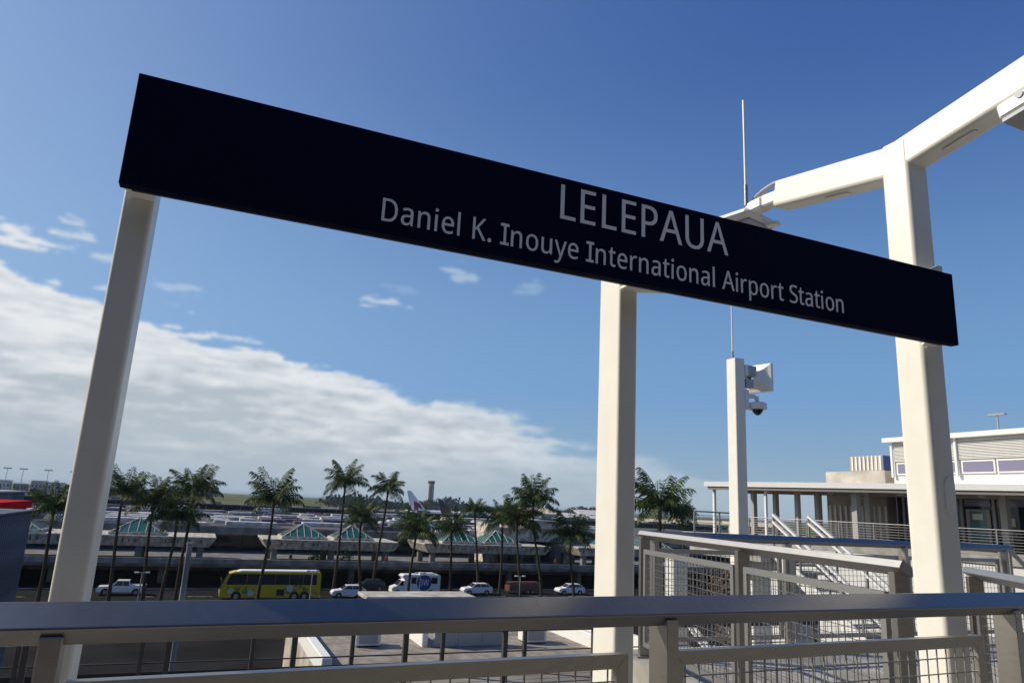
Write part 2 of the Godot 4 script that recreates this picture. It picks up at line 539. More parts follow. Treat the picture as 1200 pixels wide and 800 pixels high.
func station_sign() -> void:
	var o := thing("station_sign", "long dark navy station name board on two cream steel posts", "sign", Vector3(1.613, 0, -2.69))
	var b := Vector3(-1.613, 0, 2.69)
	var x0 := -0.384
	var x1 := 3.61
	var y0 := 2.45
	var y1 := 2.849
	var bd := part("board", cbox(Vector3(x1 - x0, y1 - y0, 0.045), 0.002), M.navy, o, b + Vector3((x0 + x1) / 2, (y0 + y1) / 2, -2.4725))
	# return lip along the lower and upper edge behind the face
	part("edge_channel", cbox(Vector3(x1 - x0 - 0.06, 0.03, 0.04), 0.002), M.sign_edge, bd, Vector3(0, -(y1 - y0) / 2 + 0.025, -0.043))
	part("edge_channel", cbox(Vector3(x1 - x0 - 0.06, 0.03, 0.04), 0.002), M.sign_edge, bd, Vector3(0, (y1 - y0) / 2 - 0.025, -0.043))
	var st := st_new()
	for i in 7:
		part("vertical_stiffener", cbox(Vector3(0.03, 0.33, 0.03), 0.002), M.sign_edge, bd, Vector3(-1.8 + i * 0.6, 0, -0.038))
	# lettering: two lines of flat print
	var l1 := text_mesh("LELEPAUA", 0.212, 0.868, 0.0016)
	var bb: AABB = l1[2]
	var t1 := part("lettering", l1[0], M.letter, o, b + Vector3(1.207 - bb.position.x * float(l1[1]), 2.662 - bb.position.y, -2.4490), Basis.from_scale(Vector3(l1[1], 1, 1)))
	t1.set_meta("label", "large white capitals spelling the station name")
	var s2 := "Daniel K. Inouye International Airport Station"
	var l2 := text_mesh(s2, 0.126, 2.31, 0.0016)
	bb = l2[2]
	var lx := 0.471 - bb.position.x * float(l2[1])
	# the descender of the line hangs below the baseline
	var cap := text_mesh("D", 0.126, 1.0, 0.0016)
	var drop: float = cap[2].position.y - bb.position.y
	var t2 := part("lettering", l2[0], M.letter, o, b + Vector3(lx, 2.500 - drop - bb.position.y, -2.4490), Basis.from_scale(Vector3(l2[1], 1, 1)))
	t2.set_meta("label", "smaller white line with the airport station name")
	# slab ends on the two capital I
	var f := SystemFont.new()
	f.font_names = PackedStringArray(["Droid Sans"])
	for w in [["Daniel K. ", "Daniel K. I"], ["Daniel K. Inouye ", "Daniel K. Inouye I"]]:
		var xa := f.get_string_size(w[0], HORIZONTAL_ALIGNMENT_LEFT, -1, 64).x
		var xb := f.get_string_size(w[1], HORIZONTAL_ALIGNMENT_LEFT, -1, 64).x
		var xc: float = lx + (xa + xb) * 0.5 * 0.126 / 64.0 * float(l2[1])
		for yy in [2.5055, 2.500 + 0.0895 - 0.0055]:
			part("serif", cbox(Vector3(0.037, 0.011, 0.0022), 0.0002), M.letter, t2, Vector3((b.x + xc - t2.position.x) / float(l2[1]), yy - t2.position.y, 0.0002), Basis.from_scale(Vector3(1 / float(l2[1]), 1, 1)))
	# posts: narrow front, deep side
	for px in [-0.337, 1.640]:
		var p := part("post", rtube_mesh(0.096, 0.182, 0.016, 2.80, 6), M.cream, o, b + Vector3(px, 0, -2.69), Basis(Vector3.RIGHT, Vector3.FORWARD, Vector3.UP))
		part("base_plate", cbox(Vector3(0.22, 0.3, 0.02), 0.003), M.cream, p, Vector3(0, 0, 0.012))
	for px in [-0.337, 1.640, 3.53]:
		for yy in [2.462, 2.80]:
			# triangular bracket plates that carry the board off the post
			var q := PackedVector2Array([Vector2(-0.05, 0), Vector2(0.17, 0), Vector2(0.17, 0.035), Vector2(0.05, 0.10), Vector2(-0.05, 0.10)])
			if px < 0: q = PackedVector2Array([Vector2(-0.046, 0), Vector2(0.05, 0), Vector2(0.046, 0.10), Vector2(-0.02, 0.10)])
			if px > 3: q = PackedVector2Array([Vector2(-0.10, 0), Vector2(0.075, 0), Vector2(0.06, 0.095), Vector2(-0.02, 0.095)])
			part("bracket", ext_mesh(q, 0.012, Transform3D(Basis(Vector3.RIGHT, Vector3.FORWARD, Vector3.UP), Vector3.ZERO)), M.cream, o, b + Vector3(px, yy, -2.497))
	part("bracket_tab", ext_mesh(poly([[0, 0], [0.215, 0], [0.215, 0.215], [0.18, 0.215], [0, 0.13]]), 0.014), M.cream, o, b + Vector3(3.42, 2.705, -2.535))

func gantry() -> void:
	var o := thing("gantry_column", "thick cream steel column with two rising arms at the board's right end", "column", Vector3(3.62, 0, -2.69))
	var c := part("column", rtube_mesh(0.172, 0.182, 0.028, 3.73, 8), M.cream, o, Vector3.ZERO, Basis(Vector3.RIGHT, Vector3.FORWARD, Vector3.UP))
	part("base_plate", cbox(Vector3(0.34, 0.34, 0.025), 0.003), M.cream, c, Vector3(0, 0, 0.013))
	part("cap_plate", cbox(Vector3(0.150, 0.160, 0.03), 0.008), M.cream, c, Vector3(0, 0, 3.735))
	# oval hand hole cover on the shaded front
	part("access_cover", oval_plate(0.075, 0.20, 0.008), M.cream, o, Vector3(0.02, 1.66, 0.092))
	# arms rise away from the column on both sides
	var far := Vector3(0, sin(deg_to_rad(10.6)), -cos(deg_to_rad(10.6)))
	var near := Vector3(0, sin(deg_to_rad(8.6)), cos(deg_to_rad(8.6)))
	var a1 := part("arm", rtube_mesh(0.165, 0.205, 0.03, 0.93, 8), M.cream, o, Vector3(0, 3.637, -0.06), along(far))
	part("access_cover", oval_plate(0.05, 0.20, 0.006), M.cream, a1, Vector3(0, -0.105, 0.42), Basis(Vector3.RIGHT, Vector3(0, 0, 1), Vector3(0, -1, 0)))
	var a2 := part("arm", rtube_mesh(0.165, 0.200, 0.03, 3.4, 8), M.cream, o, Vector3(0, 3.655, 0.02), along(near))
	part("access_cover", oval_plate(0.05, 0.20, 0.006), M.cream, a2, Vector3(0, -0.103, 0.32), Basis(Vector3.RIGHT, Vector3(0, 0, 1), Vector3(0, -1, 0)))

func oval_plate(w: float, h: float, t: float) -> ArrayMesh:
	var p := PackedVector2Array()
	for k in 28:
		var a := TAU * k / 28
		p.append(Vector2(cos(a) * w / 2, sin(a) * w / 2 + (h - w) / 2 * signf(sin(a))))
	return ext_mesh(p, t, Transform3D.IDENTITY, Vector2(0.97, 0.985))

func arm_devices() -> void:
	# flat white unit with a swivel bracket at the far arm's end
	var o := thing("wireless_unit", "flat white wireless unit with swivel bracket on the far end of the gantry arm", "wireless unit", Vector3(3.60, 3.78, -3.62))
	part("mount_arm", cbox(Vector3(0.10, 0.09, 0.20), 0.01), M.white_plastic, o, Vector3(0, 0.02, -0.10), along(Vector3(0, 0.1, -1)))
	var sw := part("swivel", cbox(Vector3(0.12, 0.10, 0.17), 0.02), M.white_plastic, o, Vector3(-0.01, 0.02, -0.27), along(Vector3(-0.1, -0.02, -1)))
	part("bolt", tube_mesh([Vector3(-0.058, 0, 0), Vector3(-0.066, 0, 0)], [0.012, 0.012], 8), M.steel_dull, sw)
	part("housing", cbox(Vector3(0.42, 0.07, 0.36), 0.03), M.white_plastic, o, Vector3(0.05, -0.02, -0.50), Basis(Vector3.UP, 0.25))
	part("under_plate", cbox(Vector3(0.30, 0.02, 0.26), 0.006), M.grey_plastic, o, Vector3(0.06, -0.065, -0.48), Basis(Vector3.UP, 0.25))
	part("hinge_tab", cbox(Vector3(0.06, 0.03, 0.10), 0.006), M.cream, o, Vector3(0.16, -0.075, -0.30), Basis(Vector3.UP, 0.4))
	for k in 3:
		var pts := []
		var rr := []
		for i in 10:
			var t := i / 9.0
			pts.append(Vector3(0.01 * k - 0.02, 0.10 + sin(t * PI) * 0.055 - t * 0.035 + 0.006 * sin(t * 9 + k * 2), 0.02 - t * 0.36))
			rr.append(0.012)
		part("cable", tube_mesh(pts, rr, 6), [M.cable, M.grey_plastic, M.cable][k], o)
	var w := thing("whip_antenna", "tall white whip antenna standing beside the wireless unit above the sign board", "antenna", Vector3(3.53, 3.86, -3.95))
	part("rod", tube_mesh([Vector3(0, 0.12, 0), Vector3(0.0, 0.86, 0)], [0.011, 0.010], 10), M.white_plastic, w)
	part("ferrule", tube_mesh([Vector3(0, -0.04, 0), Vector3(0, 0.13, 0)], [0.016, 0.014], 10), M.steel_dull, w)
	# boxy unit under the near arm, at the edge of the picture
	var s := thing("arm_camera", "white boxed security camera under the nearest gantry arm, upper right corner", "security camera", Vector3(3.62, 3.66, -1.98))
	part("mount_box", cbox(Vector3(0.26, 0.085, 0.62), 0.012), M.white_plastic, s, Vector3(0.02, -0.015, 0.22), along(Vector3(0, 0.15, 1)))
	part("bottom_cover", cbox(Vector3(0.25, 0.03, 0.60), 0.006), M.grey_plastic, s, Vector3(0.02, -0.072, 0.225), along(Vector3(0, 0.15, 1)))
	part("screw_cap", tube_mesh([Vector3(-0.112, -0.02, 0.03), Vector3(-0.117, -0.02, 0.03)], [0.02, 0.02], 14), M.grey_plastic, s)
	part("stem", tube_mesh([Vector3(0.16, -0.08, 0.12), Vector3(0.16, -0.14, 0.12)], [0.03, 0.03], 12), M.white_plastic, s)
	part("camera_body", tube_mesh([Vector3(0.16, -0.13, 0.12), Vector3(0.16, -0.15, 0.12), Vector3(0.16, -0.25, 0.12), Vector3(0.16, -0.26, 0.12)], [0.05, 0.066, 0.066, 0.06], 20), M.white_plastic, s)
	part("camera_dome", tube_mesh([Vector3(0.16, -0.26, 0.12), Vector3(0.16, -0.29, 0.12), Vector3(0.16, -0.31, 0.12)], [0.052, 0.042, 0.015], 16), M.lens, s)

func equipment_pole() -> void:
	var at := Vector3(7.16, -1.3, -8.34)
	var h := 5.12
	var o := thing("equipment_pole", "slender cream square pole carrying a loudspeaker beyond the mesh railing", "pole", at)
	var c := part("shaft", rtube_mesh(0.185, 0.205, 0.02, h, 5), M.cream, o, Vector3.ZERO, Basis(Vector3.RIGHT, Vector3.FORWARD, Vector3.UP))
	part("base_plate", cbox(Vector3(0.4, 0.4, 0.03), 0.004), M.cream, c, Vector3(0, 0, 0.015))
	var a := thing("whip_antenna", "thin white whip antenna on top of the slender pole with the loudspeaker", "antenna", at + Vector3(-0.05, h, 0))
	part("rod", tube_mesh([Vector3(0, 0.1, 0), Vector3(0, 0.92, 0)], [0.012, 0.010], 8), M.white_plastic, a)
	part("ferrule", tube_mesh([Vector3(0, 0, 0), Vector3(0, 0.12, 0)], [0.018, 0.015], 8), M.steel_dull, a)
	var y := h - 0.25
	var s := thing("horn_loudspeaker", "pale grey horn loudspeaker bracketed to the top of the slender pole", "loudspeaker", at + Vector3(0.12, y, 0.03))
	part("mount_plate", cbox(Vector3(0.05, 0.17, 0.14), 0.006), M.white_plastic, s, Vector3(0, 0.08, 0.02))
	part("driver_box", cbox(Vector3(0.16, 0.16, 0.15), 0.012), M.grey_plastic, s, Vector3(0.10, 0.08, 0.02))
	part("lower_bracket", cbox(Vector3(0.14, 0.13, 0.12), 0.008), M.grey_plastic, s, Vector3(0.06, -0.11, 0.02))
	# square horn flaring outwards
	var st := st_new()
	var prof := [[0.12, 0.085], [0.20, 0.09], [0.27, 0.115], [0.32, 0.155], [0.355, 0.21], [0.375, 0.262], [0.425, 0.266], [0.425, 0.235], [0.35, 0.15], [0.24, 0.05]]
	for i in prof.size() - 1:
		var r0: float = prof[i][1]
		var r1: float = prof[i + 1][1]
		for k in 4:
			var t0 := PI / 4 + k * PI / 2
			var t1 := t0 + PI / 2
			var s0 := 1.15
			quad(st, Vector3(prof[i][0], sin(t0) * r0 * s0, cos(t0) * r0 * s0), Vector3(prof[i + 1][0], sin(t0) * r1 * s0, cos(t0) * r1 * s0), Vector3(prof[i + 1][0], sin(t1) * r1 * s0, cos(t1) * r1 * s0), Vector3(prof[i][0], sin(t1) * r0 * s0, cos(t1) * r0 * s0))
	part("horn", done(st), M.white_plastic, s, Vector3(0, 0.02, 0.02), Basis(Vector3.UP, 0.25))
	var k := thing("dome_camera", "white dome security camera hanging under the loudspeaker on the slender pole", "security camera", at + Vector3(0.12, h - 0.58, 0.05))
	part("wall_box", cbox(Vector3(0.07, 0.30, 0.13), 0.01), M.white_plastic, k, Vector3(0.0, -0.03, 0.0))
	part("gooseneck", tube_mesh([Vector3(0.02, 0.02, 0.02), Vector3(0.14, 0.03, 0.04), Vector3(0.185, 0.01, 0.045), Vector3(0.195, -0.08, 0.045)], [0.032, 0.032, 0.033, 0.034], 12), M.white_plastic, k)
	part("housing", tube_mesh([Vector3(0.195, -0.06, 0.045), Vector3(0.195, -0.075, 0.045), Vector3(0.195, -0.15, 0.045), Vector3(0.195, -0.165, 0.045)], [0.10, 0.135, 0.142, 0.125], 24), M.white_plastic, k)
	part("dome", tube_mesh([Vector3(0.195, -0.16, 0.045), Vector3(0.195, -0.20, 0.045), Vector3(0.195, -0.235, 0.045), Vector3(0.195, -0.25, 0.045)], [0.085, 0.075, 0.045, 0.012], 18), M.lens, k)

# ---------------------------------------------------------------- vegetation
func frond_mesh(seed_: int, droop: float) -> ArrayMesh:
	var r := RandomNumberGenerator.new()
	r.seed = seed_
	var st := st_new()
	var pts := []
	var ang := 0.95
	var p := Vector3.ZERO
	var n := 16
	for i in n + 1:
		pts.append(p)
		p += Vector3(cos(ang), sin(ang), 0) / n
		ang -= droop / n * (0.5 + 1.2 * i / n)
	for i in n:
		var a: Vector3 = pts[i]
		var b: Vector3 = pts[i + 1]
		var w := lerpf(0.016, 0.004, float(i) / n)
		quad(st, a + Vector3(0, 0, w), b + Vector3(0, 0, w), b - Vector3(0, 0, w), a - Vector3(0, 0, w))
		quad(st, a + Vector3(0, w, 0), b + Vector3(0, w, 0), b - Vector3(0, w, 0), a - Vector3(0, w, 0))
	# leaflets hang off both sides of the stalk
	for i in 38:
		var t := 0.10 + 0.90 * i / 38.0
		var k := mini(int(t * n), n - 1)
		var c: Vector3 = pts[k].lerp(pts[k + 1], t * n - k)
		var dir: Vector3 = (pts[k + 1] - pts[k]).normalized()
		var len_ := 0.29 * (0.45 + sin(clampf(t * 1.08, 0, 1) * PI) * 0.65) * r.randf_range(0.8, 1.15)
		for s in [-1.0, 1.0]:
			if r.randf() < 0.06: continue
			var out: Vector3 = (Vector3(0, 0, s) * r.randf_range(0.5, 0.95) + dir * 0.55 + Vector3(0, -0.40 - r.randf() * 0.55, 0)).normalized()
			var tip: Vector3 = c + out * len_ + Vector3(0, -0.05 * r.randf(), 0)
			var mid: Vector3 = c + out * len_ * 0.5 + Vector3(0, 0.018, 0)
			var wd: Vector3 = dir * 0.0125
			tri(st, c - wd * 0.6, mid + wd, mid - wd)
			tri(st, mid - wd, mid + wd, tip)
	return done(st)

func palm(label: String, top: Vector3, base_shift: Vector2, r: float, seed_: int) -> void:
	top.y -= 0.28 * r
	var base := Vector3(top.x + base_shift.x, GROUND, top.z + base_shift.y)
	var o := thing("palm_tree", label, "palm tree", base, 0.0, "coconut palms along the terminal road")
	var h := top.y - GROUND
	var pts := []
	var rad := []
	for i in 13:
		var t := i / 12.0
		var bend := t * t * (3 - 2 * t)
		pts.append(Vector3(-base_shift.x * bend + sin(t * 5 + seed_) * 0.08, h * t, -base_shift.y * bend))
		rad.append(lerpf(0.26, 0.14, sqrt(t)) + (0.012 if i % 2 else 0.0))
	part("trunk", tube_mesh(pts, rad, 9), M.trunk, o)
	var rr := RandomNumberGenerator.new()
	rr.seed = 900 + seed_
	var n := 25 + seed_ % 5
	var ctr: Vector3 = pts[12]
	part("crown_shaft", tube_mesh([ctr + Vector3(0, -0.5, 0), ctr, ctr + Vector3(0, 0.6, 0)], [0.15, 0.24, 0.06], 8), M.frond3, o)
	var wind := rr.randf_range(-0.3, 0.3)
	for i in n:
		var lvl := float(i) / n                 # 0 young and upright .. 1 old and hanging
		var v := int(clampf(lvl * 4.0, 0, 3))
		var yaw := i * 2.39996 + rr.randf_range(-0.25, 0.25)
		var pitch := lerpf(0.6, -0.9, lvl) + rr.randf_range(-0.16, 0.16) + wind * cos(yaw) * 0.5
		var b := Basis(Vector3.UP, yaw) * Basis(Vector3(0, 0, 1), pitch) * Basis(Vector3.RIGHT, rr.randf_range(-0.4, 0.4))
		var sc := r * 1.5 * rr.randf_range(0.82, 1.12)
		var mi := 0
		var q := rr.randf()
		if q > 0.45: mi = 1
		if q > 0.82: mi = 2
		if lvl > 0.9 and q > 0.4: mi = 3
		part("frond", cache["frond%d" % (v * 2 + i % 2)], M["frond%d" % mi], o, ctr + Vector3(0, 0.25, 0), b.scaled(Vector3.ONE * sc))

func leaf_blob(st: SurfaceTool, c: Vector3, s: Vector3, n: int, leaf: float, r: RandomNumberGenerator) -> void:
	for i in n:
		var d := Vector3(r.randfn(), r.randfn(), r.randfn()).normalized() * pow(r.randf(), 0.4)
		var p := c + d * s
		var u := Vector3(r.randfn(), r.randfn(), r.randfn()).normalized() * leaf
		var v := Vector3(r.randfn(), r.randfn(), r.randfn()).normalized() * leaf
		tri(st, p - u, p + u, p + v)
		tri(st, p - v, p + u * 0.8, p - u * 0.5)

func shrub(label: String, at: Vector3, s: Vector3, seed_: int) -> void:
	var r := RandomNumberGenerator.new()
	r.seed = seed_
	var o := thing("shrub", label, "shrub", at, 0.0, "shrubs on the upper road")
	part("stem", tube_mesh([Vector3.ZERO, Vector3(0, s.y, 0)], [0.06, 0.03], 6), M.trunk, o)
	var st := st_new()
	leaf_blob(st, Vector3(0, s.y * 1.1, 0), s, 260, 0.16, r)
	part("foliage", done(st), M.shrub, o)

# ---------------------------------------------------------------- vehicles (front towards -x, wheels on y = 0)
func wheel(parent: Node, x: float, z: float, r: float, w := 0.24) -> void:
	var s := 1.0 if z > 0 else -1.0
	var wl := part("wheel", tube_mesh([Vector3(0, 0, -w / 2), Vector3(0, 0, -w / 2 + 0.03), Vector3(0, 0, w / 2 - 0.03), Vector3(0, 0, w / 2)], [r * 0.9, r, r, r * 0.9], 22), M.tyre, parent, Vector3(x, r, z))
	part("rim", tube_mesh([Vector3(0, 0, s * (w / 2 - 0.01)), Vector3(0, 0, s * (w / 2 + 0.012))], [r * 0.64, r * 0.56], 16), M.rim, wl)

func poly(a: Array) -> PackedVector2Array:
	var p := PackedVector2Array()
	for v in a: p.append(Vector2(v[0], v[1]))
	return p

# side window panels on both flanks of a tapered cabin
func flank(parent: Node, called: String, pts: Array, zl: float, zh: float, y0: float, y1: float, m: Material, off := 0.006) -> void:
	for s in [-1.0, 1.0]:
		var st := st_new()
		var q := []
		for v in pts:
			var t: float = (v[1] - y0) / (y1 - y0)
			q.append(Vector3(v[0], v[1], s * (lerpf(zl, zh, t) + off)))
		for i in range(1, q.size() - 1):
			tri(st, q[0], q[i], q[i + 1])
		part(called, done(st), m, parent)

func car(called: String, label: String, category: String, at: Vector3, body: Array, cabin: Array, windows: Array, L: float, W: float, wr: float, axles: Array, m: Material, group := "") -> Node3D:
	var o := thing(called, label, category, at, 0.0, group)
	var bd := part("body", ext_mesh(poly(body), W, Transform3D(Basis.IDENTITY, Vector3(0, 0, -W / 2))), m, o)
	# cabin narrows to the roof
	var y0: float = 1e9
	var y1: float = -1e9
	for v in cabin:
		y0 = minf(y0, v[1]); y1 = maxf(y1, v[1])
	var zl := W * 0.47
	var zh := W * 0.40
	var st := st_new()
	var n := cabin.size()
	var ring := [[], []]
	for e in 2:
		for v in cabin:
			var z: float = lerpf(zl, zh, (v[1] - y0) / (y1 - y0)) * (1 if e else -1)
			ring[e].append(Vector3(v[0], v[1], z))
	for i in n:
		var j := (i + 1) % n
		quad(st, ring[0][i], ring[1][i], ring[1][j], ring[0][j])
	var ids := Geometry2D.triangulate_polygon(poly(cabin))
	for i in range(0, ids.size(), 3):
		tri(st, ring[0][ids[i]], ring[0][ids[i + 1]], ring[0][ids[i + 2]])
		tri(st, ring[1][ids[i + 2]], ring[1][ids[i + 1]], ring[1][ids[i]])
	part("cabin", done(st), m, o)
	for w in windows:
		flank(o, "window", w, zl, zh, y0, y1, M.dark_glass)
	# windscreen and rear glass lie on the sloping ends
	for e in [[cabin[0], cabin[1]], [cabin[n - 1], cabin[n - 2]]]:
		var a := Vector3(e[0][0], e[0][1], 0)
		var b := Vector3(e[1][0], e[1][1], 0)
		var nn := Vector3(-(b.y - a.y), b.x - a.x, 0).normalized() * 0.012
		if nn.y < 0: nn = -nn
		var s2 := st_new()
		var p := a.lerp(b, 0.12) + nn
		var q := a.lerp(b, 0.9) + nn
		quad(s2, p + Vector3(0, 0, -zl * 0.92), q + Vector3(0, 0, -zh * 0.92), q + Vector3(0, 0, zh * 0.92), p + Vector3(0, 0, zl * 0.92))
		part("windscreen", done(s2), M.dark_glass, o)
	for x in axles:
		for s in [-1.0, 1.0]:
			part("wheel_arch", tube_mesh([Vector3(0, 0, -0.02), Vector3(0, 0, 0.02)], [wr * 1.18, wr * 1.18], 20), M.black, o, Vector3(x, wr, s * (W / 2 - 0.015)))
			wheel(o, x, s * (W / 2 - 0.08), wr)
	for s in [-1.0, 1.0]:
		part("headlight", cbox(Vector3(0.25, 0.14, 0.34), 0.03), M.lamp_clear, o, Vector3(-L / 2 + 0.14, wr * 2.0, s * (W / 2 - 0.2)))
		part("tail_light", cbox(Vector3(0.12, 0.28, 0.2), 0.03), M.lamp_red, o, Vector3(L / 2 - 0.06, wr * 2.5, s * (W / 2 - 0.12)))
	part("bumper", cbox(Vector3(0.12, 0.22, W * 0.96), 0.04), M.black, o, Vector3(-L / 2 + 0.02, wr * 1.1, 0))
	part("bumper", cbox(Vector3(0.12, 0.22, W * 0.96), 0.04), M.black, o, Vector3(L / 2 - 0.02, wr * 1.1, 0))
	return o

func suv_shape(called: String, label: String, at: Vector3, m: Material) -> void:
	car(called, label, "car", at,
		[[-2.35, 0.35], [2.3, 0.35], [2.38, 0.75], [2.3, 1.12], [-1.0, 1.1], [-2.1, 0.98], [-2.38, 0.72]],
		[[-1.15, 1.1], [-0.35, 1.66], [1.55, 1.66], [2.25, 1.1]],
		[[[-0.85, 1.16], [-0.28, 1.58], [0.35, 1.6], [0.35, 1.16]], [[0.42, 1.16], [0.42, 1.6], [1.3, 1.58], [1.3, 1.16]], [[1.37, 1.16], [1.37, 1.57], [1.5, 1.56], [1.95, 1.2]]],
		4.74, 1.86, 0.36, [-1.45, 1.4], m, "cars on the terminal road")

func bus() -> void:
	var L := 12.6
	var at := Vector3(9.95, GROUND, -103.0)
	var o := thing("tour_bus", "yellow tour coach with leaf and flower decoration on its side", "bus", at)
	var side := poly([[-6.25, 0.4], [6.3, 0.4], [6.3, 3.3], [6.15, 3.52], [-4.6, 3.52], [-5.35, 3.3], [-5.95, 2.1], [-6.3, 1.2]])
	part("body", ext_mesh(side, 2.55, Transform3D(Basis.IDENTITY, Vector3(0, 0, -1.275))), M.bus_yellow, o)
	part("roof_unit", ext_mesh(poly([[-4.4, 3.522], [6.0, 3.522], [5.9, 3.66], [-3.9, 3.66]]), 2.2, Transform3D(Basis.IDENTITY, Vector3(0, 0, -1.1))), M.white_metal, o)
	for s in [-1.0, 1.0]:
		for i in 6:
			var st := st_new()
			var xa := -4.9 + i * 1.78
			var xb := xa + 1.74
			var z: float = s * 1.285
			var ya := 1.95
			var yb := 3.28
			var xl := xa + (0.0 if i else -0.75)
			if i: quad(st, Vector3(xa, ya, z), Vector3(xa, yb, z), Vector3(xb, yb, z), Vector3(xb, ya, z))
			else: quad(st, Vector3(xl, ya, z), Vector3(xa - 0.25, yb, z), Vector3(xb, yb, z), Vector3(xb, ya, z))
			part("window", done(st), M.dark_glass, o)
	var ws := st_new()
	quad(ws, Vector3(-6.30, 1.3, 1.2), Vector3(-5.38, 3.3, 1.2), Vector3(-5.38, 3.3, -1.2), Vector3(-6.30, 1.3, -1.2))
	part("windscreen", done(ws), M.dark_glass, o, Vector3(-0.02, 0.01, 0))
	part("luggage_hatch", cbox(Vector3(1.0, 0.85, 0.02), 0.004), M.black, o, Vector3(1.2, 0.98, 1.285))
	for x in [-4.25, 3.0, 4.3]:
		for s in [-1.0, 1.0]:
			part("wheel_arch", tube_mesh([Vector3(0, 0, -0.02), Vector3(0, 0, 0.02)], [0.62, 0.62], 22), M.black, o, Vector3(x, 0.52, s * 1.268))
			wheel(o, x, s * 1.16, 0.5, 0.3)
	for s in [-1.0, 1.0]:
		part("headlight", cbox(Vector3(0.2, 0.22, 0.4), 0.04), M.lamp_clear, o, Vector3(-6.22, 0.85, s * 0.95))
		part("tail_light", cbox(Vector3(0.08, 0.5, 0.2), 0.03), M.lamp_red, o, Vector3(6.3, 1.3, s * 1.05))
		part("mirror", cbox(Vector3(0.15, 0.5, 0.22), 0.05), M.black, o, Vector3(-6.2, 2.4, s * 1.45))
	# painted leaves and flowers, flat on the flank
	var rr := RandomNumberGenerator.new()
	rr.seed = 5
	for c in [[-4.0, 1.25, 15], [-2.6, 1.2, 9], [2.4, 1.35, 16], [4.4, 1.3, 12], [5.4, 1.2, 8]]:
		for i in c[2]:
			var t := rr.randf() * TAU
			var p := Vector3(c[0] + rr.randfn() * 0.65, clampf(c[1] + rr.randfn() * 0.28, 0.75, 1.85), 1.281 + i * 0.0006)
			var d := Vector3(cos(t), sin(t) * 0.6, 0) * rr.randf_range(0.25, 0.45)
			var w := Vector3(-d.y, d.x, 0) * 0.28
			var st := st_new()
			quad(st, p - d, p + w, p + d, p - w)
			part("painted_leaf", done(st), M.bus_leaf, o)
	for c in [[-5.0, 1.15, 0.42], [-2.55, 0.95, 0.45], [2.35, 1.5, 0.52]]:
		var st := st_new()
		for k in 5:
			var t := TAU * k / 5 + 0.3
			var ctr := Vector3(c[0], c[1], 1.302)
			var d := Vector3(cos(t), sin(t), 0) * float(c[2])
			var w := Vector3(-d.y, d.x, 0) * 0.36
			quad(st, ctr, ctr + d * 0.6 + w, ctr + d, ctr + d * 0.6 - w)
		part("painted_flower", done(st), M.bus_flower, o)

func shuttle() -> void:
	var o := thing("shuttle_bus", "white shuttle minibus with a round blue badge on its side", "minibus", Vector3(30.9, GROUND, -107.0))
	part("body", ext_mesh(poly([[-1.9, 0.45], [3.55, 0.45], [3.55, 2.8], [3.35, 2.95], [-2.0, 2.95], [-2.35, 2.7], [-1.9, 2.2]]), 2.3, Transform3D(Basis.IDENTITY, Vector3(0, 0, -1.15))), M.car_white, o)
	part("cab", ext_mesh(poly([[-3.7, 0.5], [-1.9, 0.5], [-1.9, 2.15], [-2.35, 2.1], [-2.9, 1.42], [-3.65, 1.15]]), 2.0, Transform3D(Basis.IDENTITY, Vector3(0, 0, -1.0))), M.car_white, o)
	for s in [-1.0, 1.0]:
		for w in [[-0.9, -0.15], [2.1, 3.1], [0.0, 0.5]]:
			part("window", cbox(Vector3(w[1] - w[0], 0.9, 0.01), 0.002), M.dark_glass, o, Vector3((w[0] + w[1]) / 2, 2.15, s * 1.155))
		var st := st_new()
		quad(st, Vector3(-2.75, 1.42, s * 1.006), Vector3(-2.3, 2.02, s * 1.006), Vector3(-2.0, 2.02, s * 1.006), Vector3(-2.0, 1.42, s * 1.006))
		part("cab_window", done(st), M.dark_glass, o)
		part("headlight", cbox(Vector3(0.2, 0.2, 0.3), 0.03), M.lamp_clear, o, Vector3(-3.62, 0.95, s * 0.75))
		part("tail_light", cbox(Vector3(0.06, 0.35, 0.15), 0.02), M.lamp_red, o, Vector3(3.55, 1.1, s * 1.0))
		for x in [-2.9, 2.1]:
			part("wheel_arch", tube_mesh([Vector3(0, 0, -0.02), Vector3(0, 0, 0.02)], [0.48, 0.48], 20), M.black, o, Vector3(x, 0.4, s * (1.0 if x < 0 else 1.15)))
			wheel(o, x, s * (0.92 if x < 0 else 1.05), 0.4)
	var badge := part("badge", tube_mesh([Vector3(0, 0, 0), Vector3(0, 0, 0.012)], [1.12, 1.12], 32), M.badge_blue, o, Vector3(1.05, 1.85, 1.158))
	var t := text_mesh("BW", 1.25, 1.45, 0.006)
	var bb: AABB = t[2]
	part("lettering", t[0], M.car_white, badge, Vector3(-0.72 - bb.position.x * float(t[1]), -0.42 - bb.position.y, 0.016), Basis.from_scale(Vector3(t[1], 1, 1)))
	var ws := st_new()
	quad(ws, Vector3(-2.93, 1.45, 0.9), Vector3(-2.38, 2.12, 0.9), Vector3(-2.38, 2.12, -0.9), Vector3(-2.93, 1.45, -0.9))
	part("windscreen", done(ws), M.dark_glass, o)
	part("roof_unit", cbox(Vector3(2.2, 0.22, 1.5), 0.06), M.white_metal, o, Vector3(1.6, 3.06, 0))

